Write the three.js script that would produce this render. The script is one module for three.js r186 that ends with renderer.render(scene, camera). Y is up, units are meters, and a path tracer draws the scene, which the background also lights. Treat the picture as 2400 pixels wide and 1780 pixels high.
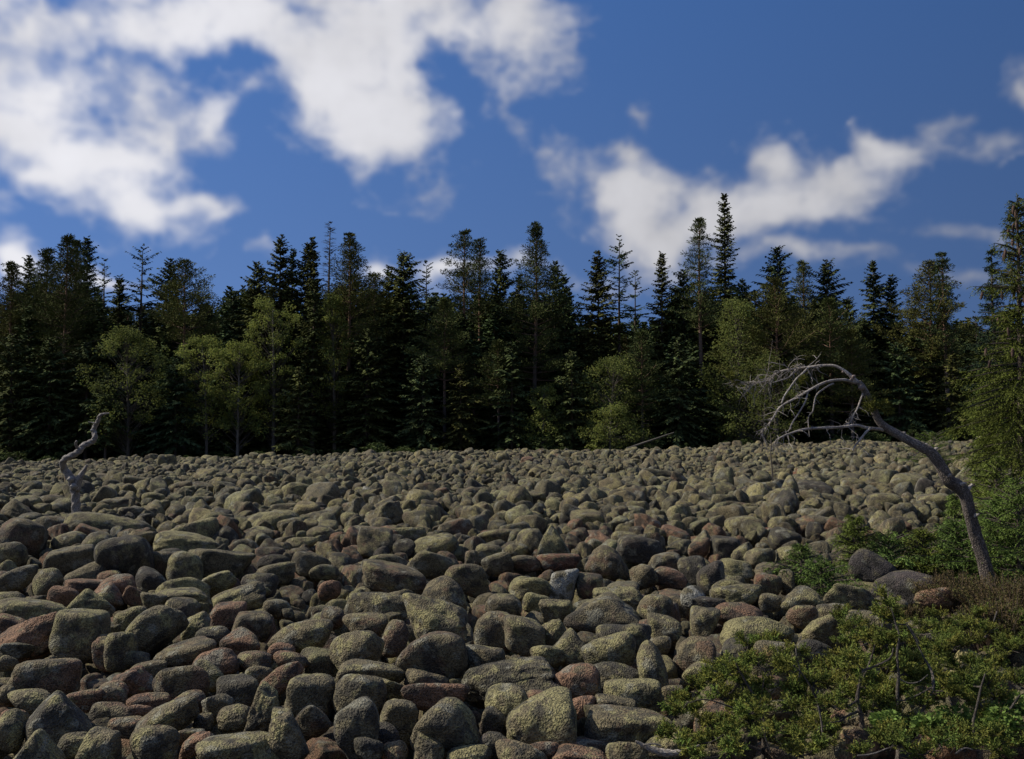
import * as THREE from 'three';
import { mergeGeometries, mergeVertices } from 'three/addons/utils/BufferGeometryUtils.js';

// ---------------------------------------------------------------- camera, sky, sun, exposure
const scene = new THREE.Scene();
const camera = new THREE.PerspectiveCamera(42, 2400 / 1780, 0.1, 900);
const EYE = new THREE.Vector3(0, 1.83, 0), PITCH = Math.atan(120 / 2318.5);
camera.position.copy(EYE);
camera.lookAt(0, EYE.y + Math.sin(PITCH), -Math.cos(PITCH));
camera.updateMatrixWorld(true);
camera.updateProjectionMatrix();

const renderer = new THREE.WebGLRenderer({ antialias: true });
renderer.toneMapping = THREE.LinearToneMapping;
renderer.toneMappingExposure = 1.0;
renderer.shadowMap.enabled = true;

const SUN_AZ = -79, SUN_EL = 41;            // degrees; azimuth from straight ahead, to the right
const D2R = Math.PI / 180;
const sunDir = new THREE.Vector3(Math.sin(SUN_AZ * D2R) * Math.cos(SUN_EL * D2R), Math.sin(SUN_EL * D2R), -Math.cos(SUN_AZ * D2R) * Math.cos(SUN_EL * D2R));
const sun = new THREE.DirectionalLight(new THREE.Color().setRGB(1, 0.92, 0.78), 5.0);
sun.position.copy(sunDir).multiplyScalar(120).add(new THREE.Vector3(0, 0, -30));
sun.target.position.set(0, 0, -30);
sun.castShadow = true;
sun.shadow.radius = 1;
sun.shadow.mapSize.set(4096, 4096);
Object.assign(sun.shadow.camera, { left: -70, right: 70, top: 70, bottom: -70, near: 1, far: 300 });
scene.add(sun, sun.target);

// ---------------------------------------------------------------- helpers
function rng(seed) { let a = seed >>> 0; return () => { a = (a + 0x6D2B79F5) | 0; let t = Math.imul(a ^ (a >>> 15), 1 | a); t = (t + Math.imul(t ^ (t >>> 7), 61 | t)) ^ t; return ((t ^ (t >>> 14)) >>> 0) / 4294967296; }; }
const mix = (a, b, t) => a + (b - a) * t;
const clamp = (v, a, b) => v < a ? a : v > b ? b : v;
const sstep = (a, b, v) => { const t = clamp((v - a) / (b - a), 0, 1); return t * t * (3 - 2 * t); };
const HT = new Float32Array(65536); { const r = rng(99); for (let i = 0; i < 65536; i++) HT[i] = r(); }
const hash3 = (x, y, z) => HT[(Math.imul(x, 73856093) ^ Math.imul(y, 19349663) ^ Math.imul(z, 83492791)) & 65535];
function noise(x, y, z) {
  const X = Math.floor(x), Y = Math.floor(y), Z = Math.floor(z);
  let u = x - X, v = y - Y, w = z - Z;
  u = u * u * (3 - 2 * u); v = v * v * (3 - 2 * v); w = w * w * (3 - 2 * w);
  return mix(mix(mix(hash3(X, Y, Z), hash3(X + 1, Y, Z), u), mix(hash3(X, Y + 1, Z), hash3(X + 1, Y + 1, Z), u), v),
    mix(mix(hash3(X, Y, Z + 1), hash3(X + 1, Y, Z + 1), u), mix(hash3(X, Y + 1, Z + 1), hash3(X + 1, Y + 1, Z + 1), u), v), w);
}
function fbm(x, y, z, oct = 4, gain = 0.5) { let a = 1, s = 0, n = 0; for (let i = 0; i < oct; i++) { s += a * noise(x, y, z); n += a; a *= gain; x = x * 2.03 + 7.1; y = y * 2.03 + 3.7; z = z * 2.03 + 5.3; } return s / n; }
const used = {};
function numbered(name) { const n = (used[name] = (used[name] ?? -1) + 1); return n ? name + '_' + String(n).padStart(3, '0') : name; }
function tag(o, label, category, group, kind) {
  if (label) o.userData.label = label;
  if (category) o.userData.category = category;
  if (group) o.userData.group = group;
  if (kind) o.userData.kind = kind;
  return o;
}
function lit(o) { o.castShadow = true; o.receiveShadow = true; return o; }
function part(name, geometry, material, parent) { const m = lit(new THREE.Mesh(geometry, material)); m.name = parent ? name : numbered(name); (parent ?? scene).add(m); return m; }
function thing(name, label, category, pos, group) { const o = new THREE.Group(); o.name = numbered(name); o.position.set(...pos); scene.add(o); return tag(o, label, category, group); }
const rgb = (r, g, b) => new THREE.Color().setRGB(r, g, b);
function pixelTexture(w, h, srgb, f) {
  const d = new Uint8Array(w * h * 4);
  for (let y = 0; y < h; y++) for (let x = 0; x < w; x++) { const c = f(x / w, y / h), o = (y * w + x) * 4; d[o] = clamp(c[0], 0, 1) * 255; d[o + 1] = clamp(c[1], 0, 1) * 255; d[o + 2] = clamp(c[2], 0, 1) * 255; d[o + 3] = 255; }
  const t = new THREE.DataTexture(d, w, h);
  t.wrapS = t.wrapT = THREE.RepeatWrapping; t.magFilter = THREE.LinearFilter; t.minFilter = THREE.LinearMipmapLinearFilter; t.generateMipmaps = true;
  if (srgb) t.colorSpace = THREE.SRGBColorSpace;
  t.needsUpdate = true; return t;
}
// tileable value noise: a lattice of f cells that wraps
function tileNoise(u, v, f, seed) { f = Math.round(f); const x = u * f, y = v * f, X = Math.floor(x), Y = Math.floor(y); let a = x - X, b = y - Y; a = a * a * (3 - 2 * a); b = b * b * (3 - 2 * b); const h = (i, k) => HT[(Math.imul(((i % f) + f) % f, 73856093) ^ Math.imul(((k % f) + f) % f, 19349663) ^ Math.imul(seed + 3, 83492791)) & 65535]; return mix(mix(h(X, Y), h(X + 1, Y), a), mix(h(X, Y + 1), h(X + 1, Y + 1), a), b); }

// ---------------------------------------------------------------- the sky (air and clouds)
// clouds: azimuth, elevation, radii (degrees), turn, thickness, brightness
const CLOUDS = [
[-26.15,17.57,3.46,1.62,0.0,1.0,1.0],
[-26.76,20.46,3.46,1.68,0.0,0.85,0.85],
[-27.07,15.3,2.81,1.3,0.0,0.9,0.85],
[-22.71,14.53,4.58,1.37,5.0,1.0,1.0],
[-20.45,12.34,2.72,1.42,10.0,1.0,0.95],
[-17.07,12.58,1.58,0.67,10.0,0.8,0.9],
[-16.65,16.88,1.43,1.31,0.0,0.75,0.85],
[-19.93,16.23,2.57,1.63,0.0,0.65,0.85],
[-20.63,21.47,3.01,1.78,0.0,1.0,0.97],
[-17.49,22.41,4.77,1.48,0.0,1.0,0.95],
[-13.68,21.17,4.25,1.3,28.0,1.0,0.9],
[-10.42,19.74,2.8,2.68,30.0,1.0,0.85],
[-7.8,21.66,3.51,3.39,0.0,0.9,0.78],
[-8.56,17.27,3.0,2.37,40.0,1.0,0.82],
[-6.3,16.48,3.03,1.01,8.0,0.85,0.8],
[-8.93,14.51,1.14,1.14,0.0,0.5,0.75],
[-4.41,13.49,2.2,1.42,30.0,0.28,0.7],
[-3.1,23.0,3.14,2.06,0.0,0.8,0.72],
[-1.2,20.64,1.61,2.35,0.0,0.5,0.7],
[-27.3,11.95,1.64,0.55,-15.0,0.5,0.9],
[-27.44,9.03,1.05,1.05,0.0,1.0,1.0],
[-14.93,10.07,0.94,0.35,5.0,0.6,0.85],
[-23.8,12.06,1.49,0.69,0.0,0.4,0.85],
[-22.93,8.39,1.29,0.58,0.0,0.6,0.95],
[-21.31,8.12,1.9,0.48,0.0,0.5,0.95],
[-7.7,8.76,1.17,0.78,0.0,0.9,0.95],
[-3.99,8.55,1.71,0.66,0.0,0.8,0.9],
[-0.65,9.1,1.58,0.53,0.0,0.5,0.8],
[-21.53,19.09,1.46,1.46,0.0,0.5,0.85],
[-24.17,18.86,1.21,1.32,0.0,0.55,0.9],
[-19.84,17.89,1.5,0.92,0.0,0.5,0.85],
[-14.79,18.47,1.08,0.54,-20.0,0.45,0.8],
[-24.57,21.35,1.39,1.07,0.0,0.8,0.9],
[-24.94,13.36,2.92,0.79,8.0,0.8,0.95],
[-6.31,18.71,1.74,2.12,0.0,0.45,0.78],
[-11.96,17.34,0.86,0.74,0.0,0.3,0.8],
[-30.87,17.71,3.54,3.03,0.0,0.9,0.95],
[-23.52,24.86,7.33,2.3,10.0,0.9,0.9],
[-9.83,25.91,5.75,2.53,0.0,0.7,0.8],
[6.83,13.05,2.7,2.19,0.0,1.0,0.62],
[8.53,10.81,2.58,1.29,10.0,1.0,0.6],
[11.02,12.01,3.3,1.78,0.0,1.0,0.62],
[14.75,14.21,1.6,1.35,0.0,1.0,0.62],
[15.73,12.29,4.44,1.48,-5.0,1.0,0.6],
[18.82,13.68,2.63,1.31,-20.0,0.95,0.58],
[21.12,15.28,1.16,1.39,0.0,0.9,0.56],
[22.27,14.46,1.5,1.15,0.0,0.6,0.52],
[24.12,15.55,1.91,1.01,-30.0,0.5,0.5],
[7.51,16.57,1.38,1.26,30.0,0.45,0.55],
[6.04,15.36,1.53,0.64,15.0,0.7,0.6],
[1.62,14.67,1.68,1.55,20.0,0.33,0.6],
[0.27,17.33,0.82,1.65,0.0,0.4,0.62],
[1.76,21.0,2.22,1.48,20.0,0.6,0.66],
[1.49,23.26,2.42,2.05,0.0,0.9,0.7],
[27.77,17.11,0.85,1.38,0.0,0.75,0.55],
[26.86,14.99,1.74,0.65,-25.0,0.5,0.5],
[24.01,10.72,2.52,0.52,3.0,0.6,0.5],
[16.68,9.48,3.71,0.87,0.0,0.7,0.58],
[20.53,9.51,2.87,0.84,0.0,0.45,0.52],
[25.1,14.62,1.34,0.78,0.0,0.42,0.5],
[23.96,8.45,3.47,0.58,0.0,0.35,0.55],
[9.3,8.85,3.37,0.78,0.0,0.5,0.62],
[2.68,8.56,3.43,0.66,0.0,0.4,0.7]
];
{
  const W = 2048, H = 1024, data = new Float32Array(W * H * 4);
  const cl = CLOUDS.map((c) => ({ az: c[0], el: c[1], ix: 1 / c[2], iy: 1 / c[3], c: Math.cos(c[4] * D2R), s: Math.sin(c[4] * D2R), den: c[5], br: c[6], far: Math.max(c[2], c[3]) * 1.9 }));
  for (let j = 0; j < H; j++) {
    const el = ((j + 0.5) / H - 0.5) * 180;
    for (let i = 0; i < W; i++) {
      const o = (j * W + i) * 4;
      data[o + 3] = 1;
      if (el < -1) { data[o] = 0.05; data[o + 1] = 0.05; data[o + 2] = 0.04; continue; }
      const phi = ((i + 0.5) / W - 0.5) * 2 * Math.PI, ce = Math.cos(el * D2R);
      const x = ce * Math.cos(phi), y = Math.sin(el * D2R), z = ce * Math.sin(phi);
      const az = Math.atan2(x, -z) / D2R, cg = x * sunDir.x + y * sunDir.y + z * sunDir.z;
      // air
      const h = 1 - Math.exp(-Math.max(el, 0) / 17), bright = 0.19 + 1.22 * Math.pow(clamp(0.5 + 0.5 * cg, 0, 1), 1.5);
      let r = mix(0.175, 0.036, h) * bright, g = mix(0.31, 0.128, h) * bright, b = mix(0.64, 0.395, h) * bright;
      // clouds
      const n1 = fbm(x * 9, y * 13, z * 9, 4), n2 = fbm(x * 9 + 40, y * 13, z * 9, 4);
      const wa = az + (n1 - 0.5) * 4.6, we = el + (n2 - 0.5) * 3.4;
      let D = 0, bs = 0, bw = 1e-6;
      if (az > -48 && az < 48 && el < 48) for (const c of cl) {
        const dx = wa - c.az, dy = we - c.el;
        if (Math.abs(dx) > c.far || Math.abs(dy) > c.far) continue;
        const u = (dx * c.c - dy * c.s) * c.ix, v = (dx * c.s + dy * c.c) * c.iy, q = u * u + v * v;
        if (q > 3.5) continue;
        const k = c.den * 0.98 * Math.exp(-1.15 * q);
        D = 1 - (1 - D) * (1 - k);
        const wgt = Math.max(0, k) ** 2; bs += c.br * wgt; bw += wgt;
      }
      const outside = clamp(Math.max(sstep(27, 38, Math.abs(az)), sstep(25, 34, el)), 0, 1);
      if (outside > 0) { const k = sstep(0.48, 0.64, fbm(x * 3.1 + 9, y * 5, z * 3.1, 4)) * 0.95; if (k * outside > D) { D = mix(D, k, outside); } bs += 0.62 * outside * 0.3; bw += outside * 0.3; }
      if (D > 0.02) {
        const f0 = fbm(x * 22 + n1 * 1.6, y * 30 + n2 * 1.6, z * 22, 6, 0.6), bl = 1 - (Math.abs(2 * noise(x * 40, y * 46, z * 40) - 1) * 0.6 + Math.abs(2 * noise(x * 90, y * 100, z * 90) - 1) * 0.4), f1 = f0 * 0.72 + bl * 0.22, f2 = fbm(x * 11 + 90, y * 16, z * 11, 5);
        let a = sstep(0.16, 1.0, D * 1.04 + (f1 - 0.5) * 2.2 * (1 - 0.5 * D));
        a = Math.max(a, 0.42 * sstep(0.1, 0.95, D * 1.25 + (f0 - 0.5) * 2.6)); const br = bs / bw, lum = 1.0 * Math.pow(br, 1.6) * (0.56 + 0.88 * f2) * (0.72 + 0.56 * f1) * mix(0.9, 1.05, sstep(0.3, 1, D));
        const top = 1.02 * (1 - Math.exp(-lum * 1.85)); r = mix(r, top * 0.985, a); g = mix(g, top * 0.985, a); b = mix(b, top * 1.045, a);
      }
      data[o] = r * 0.92; data[o + 1] = g * 0.92; data[o + 2] = b * 0.92;
    }
  }
  const sky = new THREE.DataTexture(data, W, H, THREE.RGBAFormat, THREE.FloatType);
  sky.mapping = THREE.EquirectangularReflectionMapping; sky.magFilter = THREE.LinearFilter; sky.minFilter = THREE.LinearFilter; sky.wrapS = THREE.RepeatWrapping; sky.needsUpdate = true;
  scene.background = sky; scene.environment = sky;
}

// ---------------------------------------------------------------- the land
function ground(x, z) {
  const d = Math.max(0, -z), dd = d < 44 ? d : 44 + 5 * (1 - Math.exp(-(d - 44) / 5));
  return 0.0246 * dd + 0.000515 * clamp(x, -60, 60) * dd - (d > 24 ? 0.45 * (Math.min(d, 48) - 24) ** 2 / 484 : 0) - 0.035 * Math.max(0, d - 47) + (d > 90 ? 0.03 * (d - 90) : 0);
}
{
  const xs = [], zs = [];
  for (let i = -60; i <= 60; i++) xs.push(Math.sinh(i / 60 * 4.2) / Math.sinh(4.2) * 420);
  for (let i = 0; i <= 150; i++) { const t = i / 150; zs.push(25 - (t < 0.6 ? t / 0.6 * 80 : 80 + Math.pow((t - 0.6) / 0.4, 2.2) * 500)); }
  const pos = [], uv = [], col = [], idx = [];
  for (const z of zs) for (const x of xs) {
    const d = -z, y = ground(x, z) - 0.5 * (1 - sstep(46.5, 50, d)) + (d > 46 ? 0.25 * (noise(x * 0.4, 3, z * 0.4) - 0.5) : 0.1 * (noise(x * 0.8, 3, z * 0.8) - 0.5));
    pos.push(x, y, z); uv.push(x / 2, z / 2);
    const n = fbm(x * 0.5, 1, z * 0.5, 4); col.push(mix(0.03, 0.065, n), mix(0.027, 0.055, n), mix(0.02, 0.035, n));
  }
  const nx = xs.length;
  for (let j = 0; j < zs.length - 1; j++) for (let i = 0; i < nx - 1; i++) { const a = j * nx + i; idx.push(a, a + 1, a + nx, a + 1, a + nx + 1, a + nx); }
  const g = new THREE.BufferGeometry();
  g.setAttribute('position', new THREE.Float32BufferAttribute(pos, 3)); g.setAttribute('uv', new THREE.Float32BufferAttribute(uv, 2)); g.setAttribute('color', new THREE.Float32BufferAttribute(col, 3)); g.setIndex(idx); g.computeVertexNormals();
  const soil = pixelTexture(256, 256, true, (u, v) => { const n = 0.5 * tileNoise(u, v, 24, 3) + 0.5 * tileNoise(u, v, 80, 9); const k = 0.55 + 0.5 * n; return [k, k * 0.98, k * 0.94]; });
  tag(part('ground', g, new THREE.MeshStandardMaterial({ vertexColors: true, map: soil, roughness: 1 })), 'dark soil ground under the stones, running back into the forest', null, null, 'structure');
}

// ---------------------------------------------------------------- boulders
const grainMap = pixelTexture(512, 512, true, (u, v) => {
  const a = tileNoise(u, v, 22, 1), b = tileNoise(u, v, 60, 5), c = tileNoise(u, v, 120, 8);
  let k = 0.84 + 0.18 * (a - 0.5) + 0.26 * (b - 0.5) + 0.3 * (c - 0.5);
  if (b + c < 0.62) k *= 0.78; else if (b + c > 1.35) k *= 1.12;
  return [k, k * 0.99, k * 0.975];
});
const grainBump = pixelTexture(512, 512, false, (u, v) => { const k = 0.5 + 0.9 * (tileNoise(u, v, 60, 5) - 0.5) + 0.5 * (tileNoise(u, v, 150, 8) - 0.5) + 0.5 * (tileNoise(u, v, 14, 2) - 0.5); return [k, k, k]; });
const stoneMat = new THREE.MeshStandardMaterial({ vertexColors: true, map: grainMap, bumpMap: grainBump, bumpScale: 0.011, roughness: 0.93 });
// tones: rock colour, second rock colour, share of grey-green crust, share of yellow-green crust, share of dark blotches
const TONES = {
  p: [[0.32, 0.186, 0.112], [0.25, 0.15, 0.09], 0.08, 0.03, 0.16], b: [[0.215, 0.138, 0.084], [0.16, 0.112, 0.07], 0.36, 0.10, 0.18],
  g: [[0.195, 0.145, 0.098], [0.155, 0.125, 0.088], 0.60, 0.18, 0.16], l: [[0.205, 0.152, 0.10], [0.175, 0.138, 0.09], 0.60, 0.34, 0.10],
  d: [[0.095, 0.080, 0.066], [0.13, 0.105, 0.08], 0.26, 0.10, 0.40], k: [[0.085, 0.075, 0.072], [0.12, 0.095, 0.085], 0.16, 0.03, 0.20],
  w: [[0.26, 0.24, 0.21], [0.16, 0.15, 0.125], 0.45, 0.08, 0.15], r: [[0.29, 0.135, 0.078], [0.24, 0.125, 0.075], 0.14, 0.08, 0.12],
};
const balls = {};
function ball(detail) {
  if (!balls[detail]) { let g = new THREE.IcosahedronGeometry(1, detail); g.deleteAttribute('uv'); g.deleteAttribute('normal'); g = mergeVertices(g, 1e-5); balls[detail] = { p: g.attributes.position.array, i: g.index.array }; }
  return balls[detail];
}
function stoneGeometry(seed, shape, tone, w, h, dep, detail) {
  const R = rng(seed * 7919 + 13), B = ball(detail), n = B.p.length / 3, planes = [];
  const add = (x, y, z, d) => { const l = Math.hypot(x, y, z); planes.push([x / l / d, y / l / d, z / l / d]); };
  const J = (k) => (R() - 0.5) * 2 * k;
  let p = 4.2, extra = 6, lump = 0.13;
  const square = shape === 'b' || shape === 'f';
  if (shape === 'r') { p = 2.8 + R() * R() * 4.5; extra = 6; }
  if (shape === 'o') { p = 3.2 + R() * R() * 4.5; extra = 6; }
  if (square) { p = 5 + R() * 2.6; extra = 6; }
  if (shape === 'a') { p = 13 + R() * 8; extra = 9; lump = 0.09; }
  if (shape === 'w') { p = 7 + R() * 3; extra = 3; }
  const j = square ? 0.16 : 0.34;
  for (const s of [-1, 1]) { add(s, J(j), J(j), 0.9 + R() * 0.12); add(J(j), s, J(j), 0.88 + R() * 0.14); add(J(j), J(j), s, 0.9 + R() * 0.12); }
  for (let i = 0; i < extra; i++) { const a = R() * 6.283, y = J(1); const q = Math.sqrt(1 - y * y); add(q * Math.cos(a), y, q * Math.sin(a), (shape === 'a' ? 0.8 : square ? 1.04 : 0.92) + R() * 0.25); }
  if (shape === 'w') { add(0.9, 0.62, J(0.2), 0.52); add(-0.9, 0.62 + J(0.2), J(0.2), 0.55); add(J(0.2), 0.5, 0.8, 0.7); }
  const sx = R() * 50, sy = R() * 50, sz = R() * 50;
  const pos = new Float32Array(n * 3);
  let mnx = 9, mny = 9, mnz = 9, mxx = -9, mxy = -9, mxz = -9;
  for (let i = 0; i < n; i++) {
    const x = B.p[i * 3], y = B.p[i * 3 + 1], z = B.p[i * 3 + 2];
    let s = 0;
    for (const q of planes) { const d = x * q[0] + y * q[1] + z * q[2]; if (d > 0) s += Math.pow(d, p); }
    let r = Math.pow(s, -1 / p);
    r *= 1 + lump * (fbm(x * 1.3 + sx, y * 1.3 + sy, z * 1.3 + sz, 2) - 0.5) * 2 + 0.05 * (fbm(x * 4 + sx, y * 4 + sy, z * 4 + sz, 3) - 0.5) * 2;
    if (shape === 'a') r *= 1 - 0.05 * sstep(0.5, 0.6, noise(x * 3 + sz, y * 5 + sx, z * 3 + sy));
    pos[i * 3] = x * r; pos[i * 3 + 1] = y * r; pos[i * 3 + 2] = z * r;
    mnx = Math.min(mnx, x * r); mxx = Math.max(mxx, x * r); mny = Math.min(mny, y * r); mxy = Math.max(mxy, y * r); mnz = Math.min(mnz, z * r); mxz = Math.max(mxz, z * r);
  }
  const kx = w / (mxx - mnx), ky = h / (mxy - mny), kz = dep / (mxz - mnz);
  for (let i = 0; i < n; i++) { pos[i * 3] = (pos[i * 3] - (mnx + mxx) / 2) * kx; pos[i * 3 + 1] = (pos[i * 3 + 1] - (mny + mxy) / 2) * ky; pos[i * 3 + 2] = (pos[i * 3 + 2] - (mnz + mxz) / 2) * kz; }
  let g = new THREE.BufferGeometry();
  g.setAttribute('position', new THREE.BufferAttribute(pos, 3)); g.setIndex(new THREE.BufferAttribute(B.i.slice(), 1)); g.computeVertexNormals();
  const nor = g.attributes.normal.array;
  // colour: two rock tones, crusts of lichen with their own outlines, dark blotches
  const T = TONES[tone], col = new Float32Array(n * 3), hue = 0.78 + R() * 0.24, cover = (R() - 0.5) * 0.14;
  const fq = 0.55 + R() * 0.95;
  const lx = J(0.8), ly = 0.3 + R() * 0.5, lz = J(0.8);
  for (let i = 0; i < n; i++) {
    const x = pos[i * 3] + sx, y = pos[i * 3 + 1] + sy, z = pos[i * 3 + 2] + sz;
    const a = fbm(x * 5, y * 5, z * 5, 3), b = fbm(x * 17, y * 17, z * 17, 3), c = noise(x * 60, y * 60, z * 60);
    const side = (nor[i * 3] * lx + nor[i * 3 + 1] * ly + nor[i * 3 + 2] * lz) * 0.10;
    const t0 = sstep(0.35, 0.65, a);
    let q = [mix(T[0][0], T[1][0], t0), mix(T[0][1], T[1][1], t0), mix(T[0][2], T[1][2], t0)];
    const k = (0.8 + 0.4 * b) * hue; q = [q[0] * k, q[1] * k, q[2] * k];
    const gA = sstep(0.0, 0.07, (fbm(x * 8 * fq + 9, y * 8 * fq, z * 8 * fq, 5, 0.7) + side + cover) - (1.02 - T[2]) * 0.62) * (0.55 + 0.45 * c);
    q = [mix(q[0], 0.188 * (0.6 + 0.8 * b), gA), mix(q[1], 0.165 * (0.6 + 0.8 * b), gA), mix(q[2], 0.092 * (0.6 + 0.8 * b), gA)];
    const yA = sstep(0.0, 0.05, (fbm(x * 11 * fq + 33, y * 11 * fq, z * 11 * fq, 5, 0.7) + side + cover) - (1.06 - T[3]) * 0.66) * (0.5 + 0.5 * c);
    q = [mix(q[0], 0.325 * (0.75 + 0.5 * b), yA), mix(q[1], 0.30 * (0.75 + 0.5 * b), yA), mix(q[2], 0.135 * (0.75 + 0.5 * b), yA)];
    const dA = sstep(0.0, 0.06, fbm(x * 11 + 71, y * 11, z * 11, 4, 0.6) - (1.05 - T[4]) * 0.62) * 0.75;
    q = [mix(q[0], 0.045, dA), mix(q[1], 0.042, dA), mix(q[2], 0.034, dA)];
    const pA = sstep(0.66, 0.70, fbm(x * 12 * fq + 5, y * 12 * fq, z * 12 * fq, 3, 0.4)) * (0.6 + 0.4 * c) * 0.85; q = [mix(q[0], 0.29, pA), mix(q[1], 0.285, pA), mix(q[2], 0.22, pA)];
    if (tone === 'w') { const wA = sstep(0.44, 0.5, fbm(x * 9 + 21, y * 9, z * 9, 4)) * 0.9; q = [mix(q[0], 0.40, wA), mix(q[1], 0.40, wA), mix(q[2], 0.35, wA)]; }
    col[i * 3] = q[0]; col[i * 3 + 1] = q[1]; col[i * 3 + 2] = q[2];
  }
  // uv in metres from the nearest of three planes; vertices are doubled where the planes change
  const map = new Map(), P = [], N = [], C = [], U = [], I = [], ux = R(), uy = R();
  for (let f = 0; f < B.i.length; f += 3) {
    let ax = 0, ay = 0, az = 0;
    for (let e = 0; e < 3; e++) { const v = B.i[f + e] * 3; ax += nor[v]; ay += nor[v + 1]; az += nor[v + 2]; }
    ax = Math.abs(ax); ay = Math.abs(ay); az = Math.abs(az);
    const axis = ax > ay && ax > az ? 0 : ay > az ? 1 : 2;
    for (let e = 0; e < 3; e++) {
      const v = B.i[f + e], key = v * 3 + axis;
      let m = map.get(key);
      if (m === undefined) {
        m = P.length / 3; map.set(key, m);
        const x = pos[v * 3], y = pos[v * 3 + 1], z = pos[v * 3 + 2];
        P.push(x, y, z); N.push(nor[v * 3], nor[v * 3 + 1], nor[v * 3 + 2]); C.push(col[v * 3], col[v * 3 + 1], col[v * 3 + 2]);
        const s = 2.2; if (axis === 0) U.push(z * s + ux, y * s + uy); else if (axis === 1) U.push(x * s + ux, z * s + uy); else U.push(x * s + ux, y * s + uy);
      }
      I.push(m);
    }
  }
  g = new THREE.BufferGeometry();
  g.setAttribute('position', new THREE.Float32BufferAttribute(P, 3)); g.setAttribute('normal', new THREE.Float32BufferAttribute(N, 3)); g.setAttribute('color', new THREE.Float32BufferAttribute(C, 3)); g.setAttribute('uv', new THREE.Float32BufferAttribute(U, 2)); g.setIndex(I);
  return g;
}
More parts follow.
